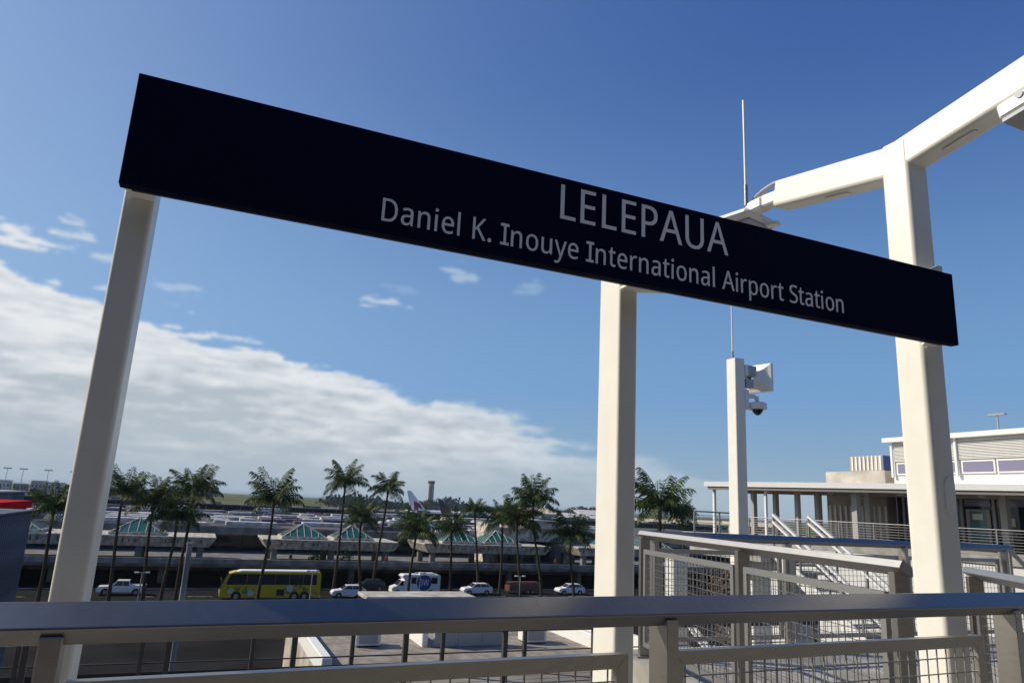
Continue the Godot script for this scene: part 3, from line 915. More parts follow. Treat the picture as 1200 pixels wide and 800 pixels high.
func vehicles() -> void:
	bus()
	shuttle()
	var p := car("pickup_truck", "white crew cab pickup truck on the terminal road near the leftmost sign post", "truck", Vector3(-7.95, GROUND, -107.5),
		[[-2.75, 0.42], [2.75, 0.42], [2.8, 1.12], [-1.05, 1.12], [-2.6, 1.05], [-2.8, 0.8]],
		[[-1.25, 1.12], [-0.55, 1.8], [0.85, 1.8], [1.1, 1.12]],
		[[[-0.95, 1.18], [-0.45, 1.72], [0.1, 1.72], [0.1, 1.18]], [[0.17, 1.18], [0.17, 1.72], [0.78, 1.72], [0.92, 1.18]]],
		5.6, 1.95, 0.40, [-1.75, 1.75], M.car_white)
	var st := st_new()
	for s in [-1.0, 1.0]: bx(st, Vector3(1.95, 1.17, s * 0.93), Vector3(1.65, 0.10, 0.08))
	bx(st, Vector3(2.76, 1.17, 0), Vector3(0.07, 0.10, 1.76))
	part("bed_rail", done(st), M.car_white, p)
	suv_shape("parked_car", "white sport utility car right of the shuttle minibus", Vector3(40.9, GROUND, -107.5), M.car_white)
	suv_shape("parked_car", "white car just behind the railing, left of the shuttle minibus", Vector3(20.6, GROUND, -104.5), M.car_white)
	suv_shape("parked_car", "white car beside the middle cream sign post", Vector3(57.2, GROUND, -107.5), M.car_white)
	suv_shape("parked_car", "dark car far behind the tour coach's tail", Vector3(25.2, GROUND, -112.0), M.car_dark)
	car("low_trailer", "low brown trailer standing on the road left of the middle sign post", "trailer", Vector3(49.4, GROUND, -109.0),
		[[-2.7, 0.5], [2.7, 0.5], [2.7, 1.2], [-2.7, 1.2]], [[-2.6, 1.2], [-2.5, 1.75], [2.5, 1.75], [2.6, 1.2]], [], 5.4, 1.9, 0.3, [0.6, 1.4], M.car_maroon)

# ---------------------------------------------------------------- airport
func person(label: String, at: Vector3, top: Material) -> void:
	var o := thing("person", label, "person", at, 0.0, "people on the upper road")
	var st := SurfaceTool.new()
	st.begin(Mesh.PRIMITIVE_TRIANGLES)
	tube(st, [Vector3(0, 1.42, 0), Vector3(0, 1.50, 0), Vector3(0, 1.58, 0.0), Vector3(0, 1.68, 0), Vector3(0, 1.75, 0)], [0.06, 0.055, 0.09, 0.09, 0.04], 10)
	for s in [-1.0, 1.0]:
		tube(st, [Vector3(s * 0.10, 0.85, 0), Vector3(s * 0.11, 0.48, 0.02), Vector3(s * 0.11, 0.06, -0.02), Vector3(s * 0.11, 0.0, 0.03)], [0.085, 0.062, 0.045, 0.05], 8)
		tube(st, [Vector3(s * 0.20, 1.38, 0), Vector3(s * 0.26, 1.1, 0), Vector3(s * 0.25, 0.86, 0.05), Vector3(s * 0.25, 0.74, 0.06)], [0.055, 0.045, 0.035, 0.03], 8)
	tube(st, [Vector3(0, 0.80, 0), Vector3(0, 1.0, 0), Vector3(0, 1.3, 0), Vector3(0, 1.44, 0)], [0.15, 0.14, 0.18, 0.08], 10)
	part("body", st.commit(), M.skin, o)
	part("shirt", tube_mesh([Vector3(0, 0.88, 0), Vector3(0, 1.0, 0), Vector3(0, 1.3, 0), Vector3(0, 1.42, 0), Vector3(0, 1.46, 0)], [0.175, 0.165, 0.205, 0.19, 0.08], 12), top, o)
	for s in [-1.0, 1.0]:
		part("trouser_leg", tube_mesh([Vector3(s * 0.10, 0.92, 0), Vector3(s * 0.11, 0.48, 0.02), Vector3(s * 0.11, 0.08, -0.02)], [0.105, 0.08, 0.065], 8), M.cloth_dark, o)
	part("hair", tube_mesh([Vector3(0, 1.66, -0.015), Vector3(0, 1.73, -0.015), Vector3(0, 1.775, -0.01)], [0.1, 0.085, 0.03], 10), M.black, o)

func pyramid(o: Node, x0: float, x1: float, y0: float, y1: float, z: float) -> void:
	var c := Vector3((x0 + x1) / 2, y1, z)
	var h := (x1 - x0) / 2
	var cn := [Vector3(c.x - h, y0, z + h), Vector3(c.x + h, y0, z + h), Vector3(c.x + h, y0, z - h), Vector3(c.x - h, y0, z - h)]
	var sk := part("skylight_curb", cbox(Vector3(2 * h + 0.5, 0.4, 2 * h + 0.5), 0.04), M.terminal_white, o, Vector3(c.x, y0 - 0.2, z))
	for k in 4:
		var a: Vector3 = cn[k]
		var b: Vector3 = cn[(k + 1) % 4]
		var nrm := (b - a).cross(c - a).normalized()
		if nrm.y < 0: nrm = -nrm
		# panes between glazing bars
		for j in 6:
			var p := a.lerp(b, j / 6.0)
			var q := a.lerp(b, (j + 1) / 6.0)
			var tp := func(v: float) -> float: return 1.0 - absf(v - 0.5) * 2.0
			var ha: float = tp.call(j / 6.0)
			var hb: float = tp.call((j + 1) / 6.0)
			var mid := (a + b) * 0.5
			var up := c - mid
			var st := st_new()
			quad(st, p, p + up * ha, q + up * hb, q)
			part("pane", done(st), M.green_glass, sk, -sk.position)
			if j > 0:
				var sb := st_new()
				bar(sb, p + nrm * 0.03, p + up * ha + nrm * 0.03, 0.11, 0.08, nrm)
				part("glazing_bar", done(sb), M.terminal_white, sk, -sk.position)
		var hb2 := st_new()
		bar(hb2, a + Vector3(0, 0.02, 0), c + Vector3(0, 0.02, 0), 0.16, 0.12)
		part("hip_bar", done(hb2), M.terminal_white, sk, -sk.position)

func entrance_canopy(label: String, x0: float, x1: float, pyr: Array, y := -5.55) -> void:
	var zf := -117.5
	var o := thing("entrance_canopy", label, "canopy", Vector3((x0 + x1) / 2, -9.0, zf - 5), 0.0, "entrance canopies along the terminal")
	var b := -o.position
	part("roof_slab", cbox(Vector3(x1 - x0, 0.25, 11.0), 0.05), M.terminal_white, o, b + Vector3((x0 + x1) / 2, y, zf - 5.5))
	# sloped fascia below the slab, front and both ends
	var st := st_new()
	quad(st, Vector3(x0, y - 0.13, zf), Vector3(x1, y - 0.13, zf), Vector3(x1 - 0.9, y - 1.35, zf - 0.5), Vector3(x0 + 0.9, y - 1.35, zf - 0.5))
	quad(st, Vector3(x0, y - 0.13, zf - 11), Vector3(x0, y - 0.13, zf), Vector3(x0 + 0.9, y - 1.35, zf - 0.5), Vector3(x0 + 0.9, y - 1.35, zf - 11))
	quad(st, Vector3(x1, y - 0.13, zf), Vector3(x1, y - 0.13, zf - 11), Vector3(x1 - 0.9, y - 1.35, zf - 11), Vector3(x1 - 0.9, y - 1.35, zf - 0.5))
	quad(st, Vector3(x0 + 0.9, y - 1.35, zf - 0.5), Vector3(x1 - 0.9, y - 1.35, zf - 0.5), Vector3(x1 - 0.9, y - 1.35, zf - 11), Vector3(x0 + 0.9, y - 1.35, zf - 11))
	part("fascia", done(st), M.terminal_white, o, b)
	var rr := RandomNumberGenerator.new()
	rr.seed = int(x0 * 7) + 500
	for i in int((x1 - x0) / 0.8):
		# short dark strips of random height on the fascia
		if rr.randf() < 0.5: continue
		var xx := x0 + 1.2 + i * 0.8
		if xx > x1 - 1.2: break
		part("fascia_strip", cbox(Vector3(0.16, rr.randf_range(0.4, 0.75), 0.06), 0.01), M.bronze, o, b + Vector3(xx, y - 0.55, zf - 0.13), Basis(Vector3.RIGHT, 0.385))
	for p in pyr:
		pyramid(o, p[0] + b.x, p[1] + b.x, y + 0.52 + b.y, y + 2.45 + b.y, zf - 4.6 + b.z)
	var n := maxi(2, int((x1 - x0) / 8.0) + 1)
	for i in n:
		var xx := lerpf(x0 + 2.0, x1 - 2.0, i / float(n - 1))
		for z in [-1.6, -9.0]:
			part("column", cbox(Vector3(0.9, y - 1.35 + 9.0, 0.9), 0.05), M.terminal_grey, o, b + Vector3(xx, (y - 1.35 - 9.0) / 2, zf + z))

func terminal() -> void:
	# upper road deck and its parapet
	var o := thing("elevated_road", "long grey concrete parapet and deck of the upper terminal road", "elevated road", Vector3(20, GROUND, -125))
	var b := -o.position
	part("deck", cbox(Vector3(320, 0.5, 21), 0.05), M.terminal_grey, o, b + Vector3(20, -9.26, -126.4))
	for i in 40:
		part("parapet_panel", cbox(Vector3(7.96, 0.78, 0.3), 0.02), M.barrier, o, b + Vector3(-136 + i * 8, -8.62, -115.0))
	for i in 22:
		part("pier", cbox(Vector3(0.9, 2.7, 1.2), 0.05), M.terminal_grey, o, b + Vector3(-130 + i * 14, -10.86, -121))
	var u := thing("terminal_building", "low sprawling terminal with a wide cluttered pale roof", "terminal", Vector3(30, GROUND, -190))
	b = -u.position
	part("lower_wall", cbox(Vector3(320, 2.8, 1.0), 0.02), M.terminal_grey, u, b + Vector3(20, -10.6, -136.5))
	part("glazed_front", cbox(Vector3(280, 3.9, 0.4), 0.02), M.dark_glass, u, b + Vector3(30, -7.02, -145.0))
	for i in 70:
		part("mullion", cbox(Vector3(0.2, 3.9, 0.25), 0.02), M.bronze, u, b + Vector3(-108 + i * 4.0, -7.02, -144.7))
	part("forecourt", cbox(Vector3(280, 0.3, 9), 0.02), M.terminal_grey, u, b + Vector3(30, -9.2, -141.2))
	part("rear_block", cbox(Vector3(280, 6, 60), 0.05), M.terminal_grey, u, b + Vector3(20, -9.0, -190))
	part("roof_slab", cbox(Vector3(280, 0.4, 100), 0.02), M.roof_grey, u, b + Vector3(30, -4.85, -189))
	part("roof_fascia", cbox(Vector3(281, 1.35, 0.6), 0.05), M.terminal_grey, u, b + Vector3(30, -5.4, -138.6))
	# rows of roof lights, vents and ducts that clutter the roof
	var rr := RandomNumberGenerator.new()
	rr.seed = 77
	for row in 11:
		var z := -143.0 - row * 8.6
		var x := -60.0
		while x < 170.0:
			var len_ := rr.randf_range(3.0, 11.0)
			var hh := rr.randf_range(0.3, 0.85)
			if x > -45 + row * 0.5 and x < 60 + row * 8 and rr.randf() > 0.2:
				var mm: Material = [M.roof_white, M.roof_white, M.roof_mauve][rr.randi() % 3]
				part("roof_light", cbox(Vector3(snappedf(len_, 1.0), snappedf(hh, 0.1), 3.0), 0.05), mm, u, b + Vector3(x + len_ / 2, -4.65 + snappedf(hh, 0.1) / 2, z + rr.randf_range(-1, 1)))
			x += len_ + rr.randf_range(0.8, 3.5)
	for q in [[-8.0, 16, 1.3], [20.0, 9, 1.6], [54.0, 12, 1.5], [84.0, 20, 1.2]]:
		part("plant_room", cbox(Vector3(q[1], q[2], 5), 0.05), M.roof_white, u, b + Vector3(q[0], -4.65 + q[2] / 2, -229))
	# concourse behind, in its own shade
	var c := thing("far_concourse", "long dark concourse behind the terminal roof", "building", Vector3(60, GROUND, -300))
	b = -c.position
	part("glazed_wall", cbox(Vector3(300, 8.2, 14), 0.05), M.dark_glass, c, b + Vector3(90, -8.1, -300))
	for i in 50:
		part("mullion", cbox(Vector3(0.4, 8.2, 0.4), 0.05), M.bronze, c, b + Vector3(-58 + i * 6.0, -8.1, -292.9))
	part("roof", cbox(Vector3(302, 0.5, 16), 0.05), M.terminal_grey, c, b + Vector3(90, -3.75, -300))
	for i in 24:
		part("roof_vent", cbox(Vector3(rr.randi_range(2, 7), 0.6 + 0.2 * (i % 3), 2), 0.04), M.terminal_grey, c, b + Vector3(-40 + i * 11.5, -3.2, -296))
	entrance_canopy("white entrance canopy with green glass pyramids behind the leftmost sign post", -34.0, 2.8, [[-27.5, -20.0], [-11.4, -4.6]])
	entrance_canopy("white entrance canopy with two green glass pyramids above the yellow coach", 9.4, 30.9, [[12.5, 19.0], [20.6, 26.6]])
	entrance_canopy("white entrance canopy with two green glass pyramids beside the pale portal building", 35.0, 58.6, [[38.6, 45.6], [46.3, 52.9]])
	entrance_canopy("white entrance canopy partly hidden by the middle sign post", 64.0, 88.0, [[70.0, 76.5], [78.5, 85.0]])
	var g := thing("roof_pyramid", "small green glass pyramid on the terminal roof in front of the jets", "skylight", Vector3(47, -4.65, -165))
	pyramid(g, -6.0, 6.0, 0.3, 2.2, 0.0)
	# pale portal building with a barrel roof
	var p := thing("portal_building", "pale concrete portal building with dark opening and barrel roof", "building", Vector3(58.5, -9.0, -129))
	b = -p.position
	for x in [50.6, 66.8]:
		part("tower", cbox(Vector3(2.4, 7.0, 6), 0.06), M.terminal_white, p, b + Vector3(x, -5.5, -129))
	part("lintel", cbox(Vector3(13.8, 2.4, 5), 0.05), M.terminal_white, p, b + Vector3(58.7, -3.9, -129))
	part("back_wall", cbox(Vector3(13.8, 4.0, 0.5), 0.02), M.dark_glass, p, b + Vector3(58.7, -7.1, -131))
	part("side_pier", cbox(Vector3(1.2, 4.0, 3), 0.05), M.terminal_grey, p, b + Vector3(53.2, -7.1, -127.6))
	part("side_pier", cbox(Vector3(1.2, 4.0, 3), 0.05), M.terminal_grey, p, b + Vector3(64.4, -7.1, -127.6))
	var arc := PackedVector2Array()
	for k in 13:
		var a := PI * k / 12
		arc.append(Vector2(cos(a) * 6.2, sin(a) * 1.7))
	part("barrel_roof", ext_mesh(arc, 7.0, Transform3D(Basis.IDENTITY, Vector3(0, 0, -3.5))), M.roof_white, p, b + Vector3(61.0, -2.68, -131))
	part("sunlit_block", cbox(Vector3(7, 1.6, 4), 0.05), M.beige_wall, p, b + Vector3(60.0, -1.9, -127.5))

func aircraft(label: String, at: Vector3, s: float, fin_a: Material, fin_b: Material, fuse_b: Material) -> void:
	# nose towards +x, tail at the origin
	var o := thing("airliner", label, "aircraft", at, 0.0, "airliners parked beyond the concourse")
	var r := 2.9 * s
	var y := 5.2 * s
	part("fuselage", tube_mesh([Vector3(-3, y + 1.6 * s, 0), Vector3(4, y + 0.9 * s, 0), Vector3(13 * s, y, 0), Vector3(48 * s, y, 0), Vector3(53 * s, y - 0.4, 0), Vector3(56 * s, y - 0.9 * s, 0)], [0.3, r * 0.55, r, r, r * 0.75, 0.2], 20), M.plane_white, o)
	part("fuselage_stripe", tube_mesh([Vector3(30 * s, y, 0), Vector3(47 * s, y, 0)], [r * 1.006, r * 1.006], 20), fuse_b, o)
	var fy := y + 1.6 * s
	var fin := func(a: Array, z: float) -> ArrayMesh:
		return ext_mesh(poly(a), z, Transform3D(Basis.IDENTITY, Vector3(0, 0, -z / 2)))
	part("fin", fin.call([[-2.5 * s, fy + 12.3 * s], [-5.0 * s, fy + 12.3 * s], [-1.5 * s, fy], [9.0 * s, fy]], 0.5 * s), fin_a, o)
	part("fin_marking", fin.call([[-0.2 * s, fy + 6.5 * s], [3.6 * s, fy + 5.0 * s], [6.0 * s, fy + 1.6 * s], [3.2 * s, fy + 2.6 * s], [2.5 * s, fy + 0.3], [0.6 * s, fy + 0.3]], 0.56 * s), fin_b, o)
	for z in [-1.0, 1.0]:
		part("stabiliser", ext_mesh(poly([[-2 * s, 0], [5 * s, 0], [0, 9 * s], [-2.5 * s, 9 * s]]), 0.3, Transform3D(Basis(Vector3.RIGHT, Vector3(0, 0.08, z), Vector3.UP), Vector3(0, y + 1.4 * s, 0))), M.plane_white, o)
		part("wing", ext_mesh(poly([[19 * s, 0], [33 * s, 0], [15 * s, 27 * s], [12.5 * s, 27 * s]]), 0.6, Transform3D(Basis(Vector3.RIGHT, Vector3(0, 0.08, z), Vector3.UP), Vector3(0, y - 1.6 * s, 0))), M.plane_white, o)
		part("engine", tube_mesh([Vector3(25 * s, y - 3.0 * s, z * 9 * s), Vector3(30 * s, y - 3.0 * s, z * 9 * s)], [0.8 * s, 1.5 * s], 16), M.plane_white, o)
		part("landing_gear", tube_mesh([Vector3(24 * s, 0, z * 3.5 * s), Vector3(24 * s, y - 2 * s, z * 3.5 * s)], [0.5 * s, 0.4 * s], 8), M.grey_metal, o)
	part("landing_gear", tube_mesh([Vector3(49 * s, 0, 0), Vector3(49 * s, y - 2 * s, 0)], [0.4 * s, 0.3 * s], 8), M.grey_metal, o)

func box_building(called: String, label: String, at: Vector3, s: Vector3, m: Material, roof: Material, group: String, win := 0) -> void:
	var o := thing(called, label, "building", at, 0.0, group)
	part("wall", cbox(Vector3(s.x, s.y, s.z), 0.02), m, o, Vector3(0, s.y / 2, 0))
	part("roof", cbox(Vector3(s.x * 1.02, s.y * 0.08 + 0.2, s.z * 1.02), 0.02), roof, o, Vector3(0, s.y + (s.y * 0.08 + 0.2) / 2, 0))
	part("door", cbox(Vector3(s.x * 0.25, s.y * 0.5, 0.3), 0.02), M.bronze, o, Vector3(-s.x * 0.15, s.y * 0.25, s.z / 2 + 0.1))
	for i in win:
		part("window", cbox(Vector3(s.x / win * 0.5, s.y * 0.2, 0.2), 0.02), M.dark_glass, o, Vector3(-s.x / 2 + (i + 0.5) * s.x / win, s.y * 0.62, s.z / 2 + 0.08))

func far_field() -> void:
	aircraft("white airliner tail with a maroon figure on its fin", Vector3(119.5, GROUND, -430), 1.0, M.plane_white, M.plane_maroon, M.plane_blue)
	aircraft("airliner with a dark maroon and navy tail fin, right of the white one", Vector3(131.0, GROUND, -405), 0.78, M.plane_navy, M.plane_maroon, M.plane_blue)
	aircraft("small distant airliner with a plain white tail, right of the maroon one", Vector3(222, GROUND, -600), 0.8, M.plane_white, M.plane_white, M.plane_white)
	var o := thing("control_tower", "tall slim control tower rising behind the airliners", "tower", Vector3(362, GROUND, -1200))
	for x in [-3.0, 3.0]:
		part("shaft", rtube_mesh(4.0, 6.0, 1.0, 40, 4), M.tower, o, Vector3(x, 0, 0), Basis(Vector3.RIGHT, Vector3.FORWARD, Vector3.UP))
	part("core", cbox(Vector3(2.4, 40, 5), 0.2), M.terminal_grey, o, Vector3(0, 20, 0))
	part("neck", tube_mesh([Vector3(0, 39.5, 0), Vector3(0, 42, 0)], [4.0, 5.6], 12), M.tower, o)
	var cab := part("cab", tube_mesh([Vector3(0, 42, 0), Vector3(0, 45.5, 0)], [5.4, 6.2], 12), M.dark_glass, o)
	part("cab_roof", tube_mesh([Vector3(0, 45.5, 0), Vector3(0, 46.8, 0), Vector3(0, 47.6, 0)], [6.5, 6.5, 5.8], 12), M.terminal_grey, cab)
	# far wood: one dark mass
	var r := RandomNumberGenerator.new()
	r.seed = 61
	var st := st_new()
	for i in 230:
		var t := i / 229.0
		var x := lerpf(150, 700, t)
		var z := lerpf(-950, -1150, t) + r.randf_range(-40, 40)
		var h := r.randf_range(10, 17) * (0.85 + 0.3 * sin(t * 23))
		leaf_blob(st, Vector3(x, GROUND + h * 0.55, z), Vector3(r.randf_range(7, 13), h * 0.55, 8), 46, 2.2, r)
	var wood := part("far_wood", done(st), M.wood_far, self)
	tag(wood, "dark belt of distant trees along the airfield's far edge", "trees", "", "stuff")
	# hangars and sheds to the right
	var sh := [[198, -420, 22, 10.4, 14, "pale yellow hangar just right of the white distant tail"], [228, -425, 26, 8.6, 14, "long pale yellow shed behind the tallest palm crown"], [258, -428, 30, 7.6, 12, "low pale shed left of the white roofed shed"], [292, -430, 34, 7.4, 12, "low pale yellow shed closest to the middle sign post"], [268, -470, 26, 10.6, 12, "white roofed shed above the low pale sheds"], [342, -440, 40, 8.0, 14, "pale shed seen right of the middle sign post"], [400, -450, 46, 8.0, 14, "pale shed under the palm right of the middle sign post"]]
	for s in sh:
		var hg := thing("hangar", s[5], "building", Vector3(s[0], GROUND, s[1]), 0.0, "sheds beyond the apron")
		var hh: float = s[3] * 1.22
		part("wall", cbox(Vector3(s[2], hh * 0.68, s[4]), 0.05), M.hangar, hg, Vector3(0, hh * 0.34, 0))
		# single pitch roof falling towards the apron
		var zf: float = s[4] * 0.56
		part("roof", ext_mesh(poly([[zf, hh * 0.68 + 0.03], [-zf, hh * 0.68 + 0.03], [-zf, hh], [zf, hh * 0.74]]), float(s[2]) * 1.02, Transform3D(Basis(Vector3(0, 0, 1), Vector3.UP, Vector3.LEFT), Vector3(float(s[2]) * 0.51, 0, 0))), M.roof_white if s[2] == 26 else M.hangar, hg)
		for k in 5:
			part("window", cbox(Vector3(float(s[2]) * 0.1, hh * 0.16, 0.2), 0.02), M.dark_glass, hg, Vector3(float(s[2]) * (-0.4 + k * 0.2), hh * 0.48, float(s[4]) / 2 + 0.08))
		part("door", cbox(Vector3(float(s[2]) * 0.22, hh * 0.34, 0.3), 0.02), M.bronze, hg, Vector3(-float(s[2]) * 0.15, hh * 0.17, float(s[4]) / 2 + 0.1))
	# distant sheds on the left horizon with light masts
	var rr := RandomNumberGenerator.new()
	rr.seed = 8
	var names := ["leftmost distant white shed on the left horizon", "second distant white shed from the left on the horizon", "third distant shed from the left on the horizon", "fourth distant shed from the left on the horizon", "fifth distant shed, left of the leaning cream post", "distant shed closest to the leaning cream post", "distant shed hidden mostly by the leaning cream post"]
	for i in 7:
		box_building("distant_shed", names[i], Vector3(-205 + i * 17.0, GROUND, -960), Vector3(rr.randf_range(12, 17), rr.randf_range(8, 14), 10), [M.roof_white, M.terminal_grey, M.terminal_white][i % 3], M.roof_white, "sheds on the left horizon", 4)
	var ml := ["leftmost floodlight mast on the left horizon", "second floodlight mast on the left horizon", "third floodlight mast on the left horizon", "fourth floodlight mast, closest to the leaning cream post"]
	for i in 4:
		var mx: float = [-202, -187, -163, -138][i]
		var m := thing("floodlight_mast", ml[i], "light mast", Vector3(mx, GROUND, -950), 0.0, "floodlight masts on the left horizon")
		part("mast", tube_mesh([Vector3.ZERO, Vector3(0, 25.5, 0)], [0.35, 0.22], 8), M.grey_metal, m)
		part("lamp_rack", cbox(Vector3(8, 1.2, 0.8), 0.1), M.grey_metal, m, Vector3(0, 25.8, 0))
	box_building("distant_block", "tiny dark square block on the grassy horizon", Vector3(17, GROUND, -1500), Vector3(22, 17, 8), M.terminal_grey, M.terminal_grey, "", 4)

# ---------------------------------------------------------------- station
func station_right() -> void:
	# canopy on columns
	var o := thing("platform_canopy", "flat white edged canopy on grey columns at the right", "canopy", Vector3(34, 0.4, -28))
	var b := -o.position
	var pl := PackedVector2Array([Vector2(29.64, -37.76), Vector2(36.6, -15.1), Vector2(43.5, -15.1), Vector2(43.5, -37.76)])
	var down := Basis(Vector3.RIGHT, Vector3(0, 0, 1), Vector3(0, -1, 0))
	part("roof_deck", ext_mesh(pl, 0.30, Transform3D(down, Vector3(0, 3.6, 0))), M.white_metal, o, b)
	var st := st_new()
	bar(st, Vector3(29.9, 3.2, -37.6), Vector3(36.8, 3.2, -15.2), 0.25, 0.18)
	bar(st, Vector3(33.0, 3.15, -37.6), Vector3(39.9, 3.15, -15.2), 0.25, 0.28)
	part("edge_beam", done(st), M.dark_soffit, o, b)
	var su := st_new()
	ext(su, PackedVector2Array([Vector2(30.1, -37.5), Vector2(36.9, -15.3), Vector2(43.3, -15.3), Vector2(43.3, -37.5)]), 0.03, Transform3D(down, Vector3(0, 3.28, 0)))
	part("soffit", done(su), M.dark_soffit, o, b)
	for i in 12:
		var t := (i + 0.5) / 12.0
		part("downlight", cbox(Vector3(0.28, 0.22, 0.28), 0.03), M.grey_metal, o, b + Vector3(lerpf(31.2, 38.0, t), 3.14, lerpf(-37.3, -15.4, t)))
	# front columns stand near the edge, rear ones deeper in
	for c in [[38.9, 0.5, 0.17], [42.6, 0.45, 0.15], [41.75, 3.2, 0.30], [43.3, 3.2, 0.28], [44.8, 1.6, 0.26], [46.2, 3.2, 0.32], [48.7, 1.2, 0.36], [49.5, 3.2, 0.34], [53.5, 3.2, 0.34], [57.5, 3.2, 0.34]]:
		var a := deg_to_rad(c[0])
		var dir := Vector2(sin(a), -cos(a))
		var p0 := Vector2(29.64, -37.76) + Vector2(0.956, -0.293) * float(c[1])
		var ed := Vector2(0.293, 0.956)
		var t := (p0.cross(ed)) / dir.cross(ed)
		var p := dir * t
		var w: float = c[2]
		part("column", cbox(Vector3(w, 2.95, w), 0.01), M.grey_metal if w > 0.2 else M.white_metal, o, b + Vector3(p.x, 0.4 + 1.475, p.y))
	# concourse slab and the white wall that carries it
	var f := structure("concourse_floor", ext_mesh(PackedVector2Array([Vector2(29.2, -39.5), Vector2(28.4, -33.4), Vector2(34.0, -9), Vector2(60, -9), Vector2(60, -39.5)]), 0.35, Transform3D(down, Vector3(0, 0.4, 0))), M.concrete)
	f.set_meta("label", "pale concrete concourse floor at the right")
	var w := thing("retaining_wall", "sunlit white wall below the far concourse", "wall", Vector3(27, GROUND, -30))
	b = -w.position
	part("wall", ext_mesh(PackedVector2Array([Vector2(28.75, -31.5), Vector2(34.2, -9.2), Vector2(35, -9.2), Vector2(35, -31.5)]), 0.03 - GROUND, Transform3D(down, Vector3(0, 0.03, 0))), M.white_wall, w, b)
	bar_railing("cable railing along the far concourse under the canopy", Vector3(28.55, 0.4, -32.4), Vector3(33.9, 0.4, -10.6), 1.1, 1.75, 8, M.steel_dull, "", 0.022)
	# station house with louvred upper wall
	var h := thing("station_house", "white louvred station house behind the canopy at the right edge", "building", Vector3(42, 0.4, -22))
	b = -h.position
	part("core", cbox(Vector3(11.4, 6.0, 20.4), 0.02), M.white_wall, h, b + Vector3(43.9, 3.42, -20.5))
	part("roof", cbox(Vector3(12.0, 0.22, 20.9), 0.02), M.white_metal, h, b + Vector3(43.85, 6.50, -20.5))
	part("roof_edge", cbox(Vector3(0.14, 0.28, 21.0), 0.02), M.white_metal, h, b + Vector3(37.78, 6.46, -20.5))
	for i in 13:
		part("louvre_slat", cbox(Vector3(0.16, 0.018, 20.0), 0.003), M.white_metal, h, b + Vector3(38.12, 5.24 + i * 0.082, -20.5), Basis(Vector3(0, 0, 1), 0.7))
	for i in 6:
		var z := -30.6 + i * 4.02
		part("wall_post", cbox(Vector3(0.12, 2.2, 0.14), 0.01), M.white_metal, h, b + Vector3(38.02, 5.35, z))
		if i == 5: break
		for k in 2:
			var wz := z + 0.16 + 1.92 * (k + 0.5)
			var fr := part("window_frame", cbox(Vector3(0.08, 0.72, 1.84), 0.01), M.white_metal, h, b + Vector3(38.14, 4.76, wz))
			part("pane", cbox(Vector3(0.03, 0.56, 1.66), 0.004), M.purple_glass, fr, Vector3(-0.035, 0, 0))
	# glazed front under the canopy
	part("glazed_wall", cbox(Vector3(0.2, 2.7, 20.0), 0.01), M.dark_glass, h, b + Vector3(38.12, 1.8, -20.5))
	for i in 12:
		var z := -30.0 + i * 1.75
		part("mullion", cbox(Vector3(0.12, 2.7, 0.14), 0.01), M.grey_metal, h, b + Vector3(37.98, 1.8, z))
		part("transom_light", cbox(Vector3(0.04, 0.35, 1.4), 0.005), M.purple_glass, h, b + Vector3(37.99, 2.85, z + 0.88))
		if i % 2 == 0:
			var dr := part("door", cbox(Vector3(0.06, 2.1, 1.3), 0.01), M.grey_metal, h, b + Vector3(37.97, 1.46, z + 0.88))
			part("door_pane", cbox(Vector3(0.03, 1.7, 0.9), 0.005), M.door_glass, dr, Vector3(-0.03, 0.1, 0))
			part("notice", cbox(Vector3(0.01, 0.3, 0.55), 0.002), M.paper, dr, Vector3(-0.052, 0.66, 0))
		else:
			part("notice", cbox(Vector3(0.02, 0.42, 0.6), 0.002), M.paper, h, b + Vector3(37.99, 1.9 - 0.2 * (i % 3), z + 0.7))
	# concrete lift block with a blue end left of the house
	var k := thing("lift_block", "beige concrete block with a small blue ended box on top, left of the station house", "building", Vector3(42, 0.4, -35))
	b = -k.position
	part("lower_block", cbox(Vector3(8, 4.3, 4.6), 0.03), M.beige_wall, k, b + Vector3(42.2, 2.56, -33.6))
	for i in 11:
		part("rib", cbox(Vector3(0.06, 2.1, 0.16), 0.01), M.white_metal, k, b + Vector3(38.17, 1.5, -35.6 + i * 0.42))
	part("top_box", cbox(Vector3(3.4, 0.95, 2.5), 0.03), M.beige_wall, k, b + Vector3(40.2, 5.19, -32.9))
	for i in 8:
		part("rib", cbox(Vector3(0.05, 0.9, 0.12), 0.01), M.white_metal, k, b + Vector3(38.47, 5.19, -33.9 + i * 0.3))
	part("blue_panel", cbox(Vector3(0.9, 0.9, 0.06), 0.01), M.blue_metal, k, b + Vector3(38.95, 5.20, -31.62))
	# twin lamp post on the skyline
	var lp := thing("roof_lamp", "small twin headed lamp post on the station house roof", "lamp post", Vector3(41, 6.61, -26.0))
	part("post", tube_mesh([Vector3.ZERO, Vector3(0, 1.25, 0)], [0.06, 0.05], 8), M.grey_metal, lp)
	part("lamp_head", cbox(Vector3(0.25, 0.10, 0.95), 0.02), M.grey_metal, lp, Vector3(0, 1.28, 0))
	# stairs coming down from the concourse
	stair("white stair flight with bright handrails below the canopy, upper flight", Vector3(15.62, 0.55, -16.0))
	stair("white stair flight seen through the mesh below the near railing, lower flight", Vector3(14.6, -2.6, -18.6))
	# landing at the head of the upper flight
	var ld := structure("stair_landing", cbox(Vector3(2.2, 0.25, 3.2), 0.01), M.concrete, Vector3(15.62, 0.42, -17.65))
	ld.set_meta("label", "pale stair landing behind the equipment pole")
	var wp := thing("white_pier", "plain white square pier seen through the mesh beside brown shrubs", "pier", Vector3(14.1, GROUND, -19.4))
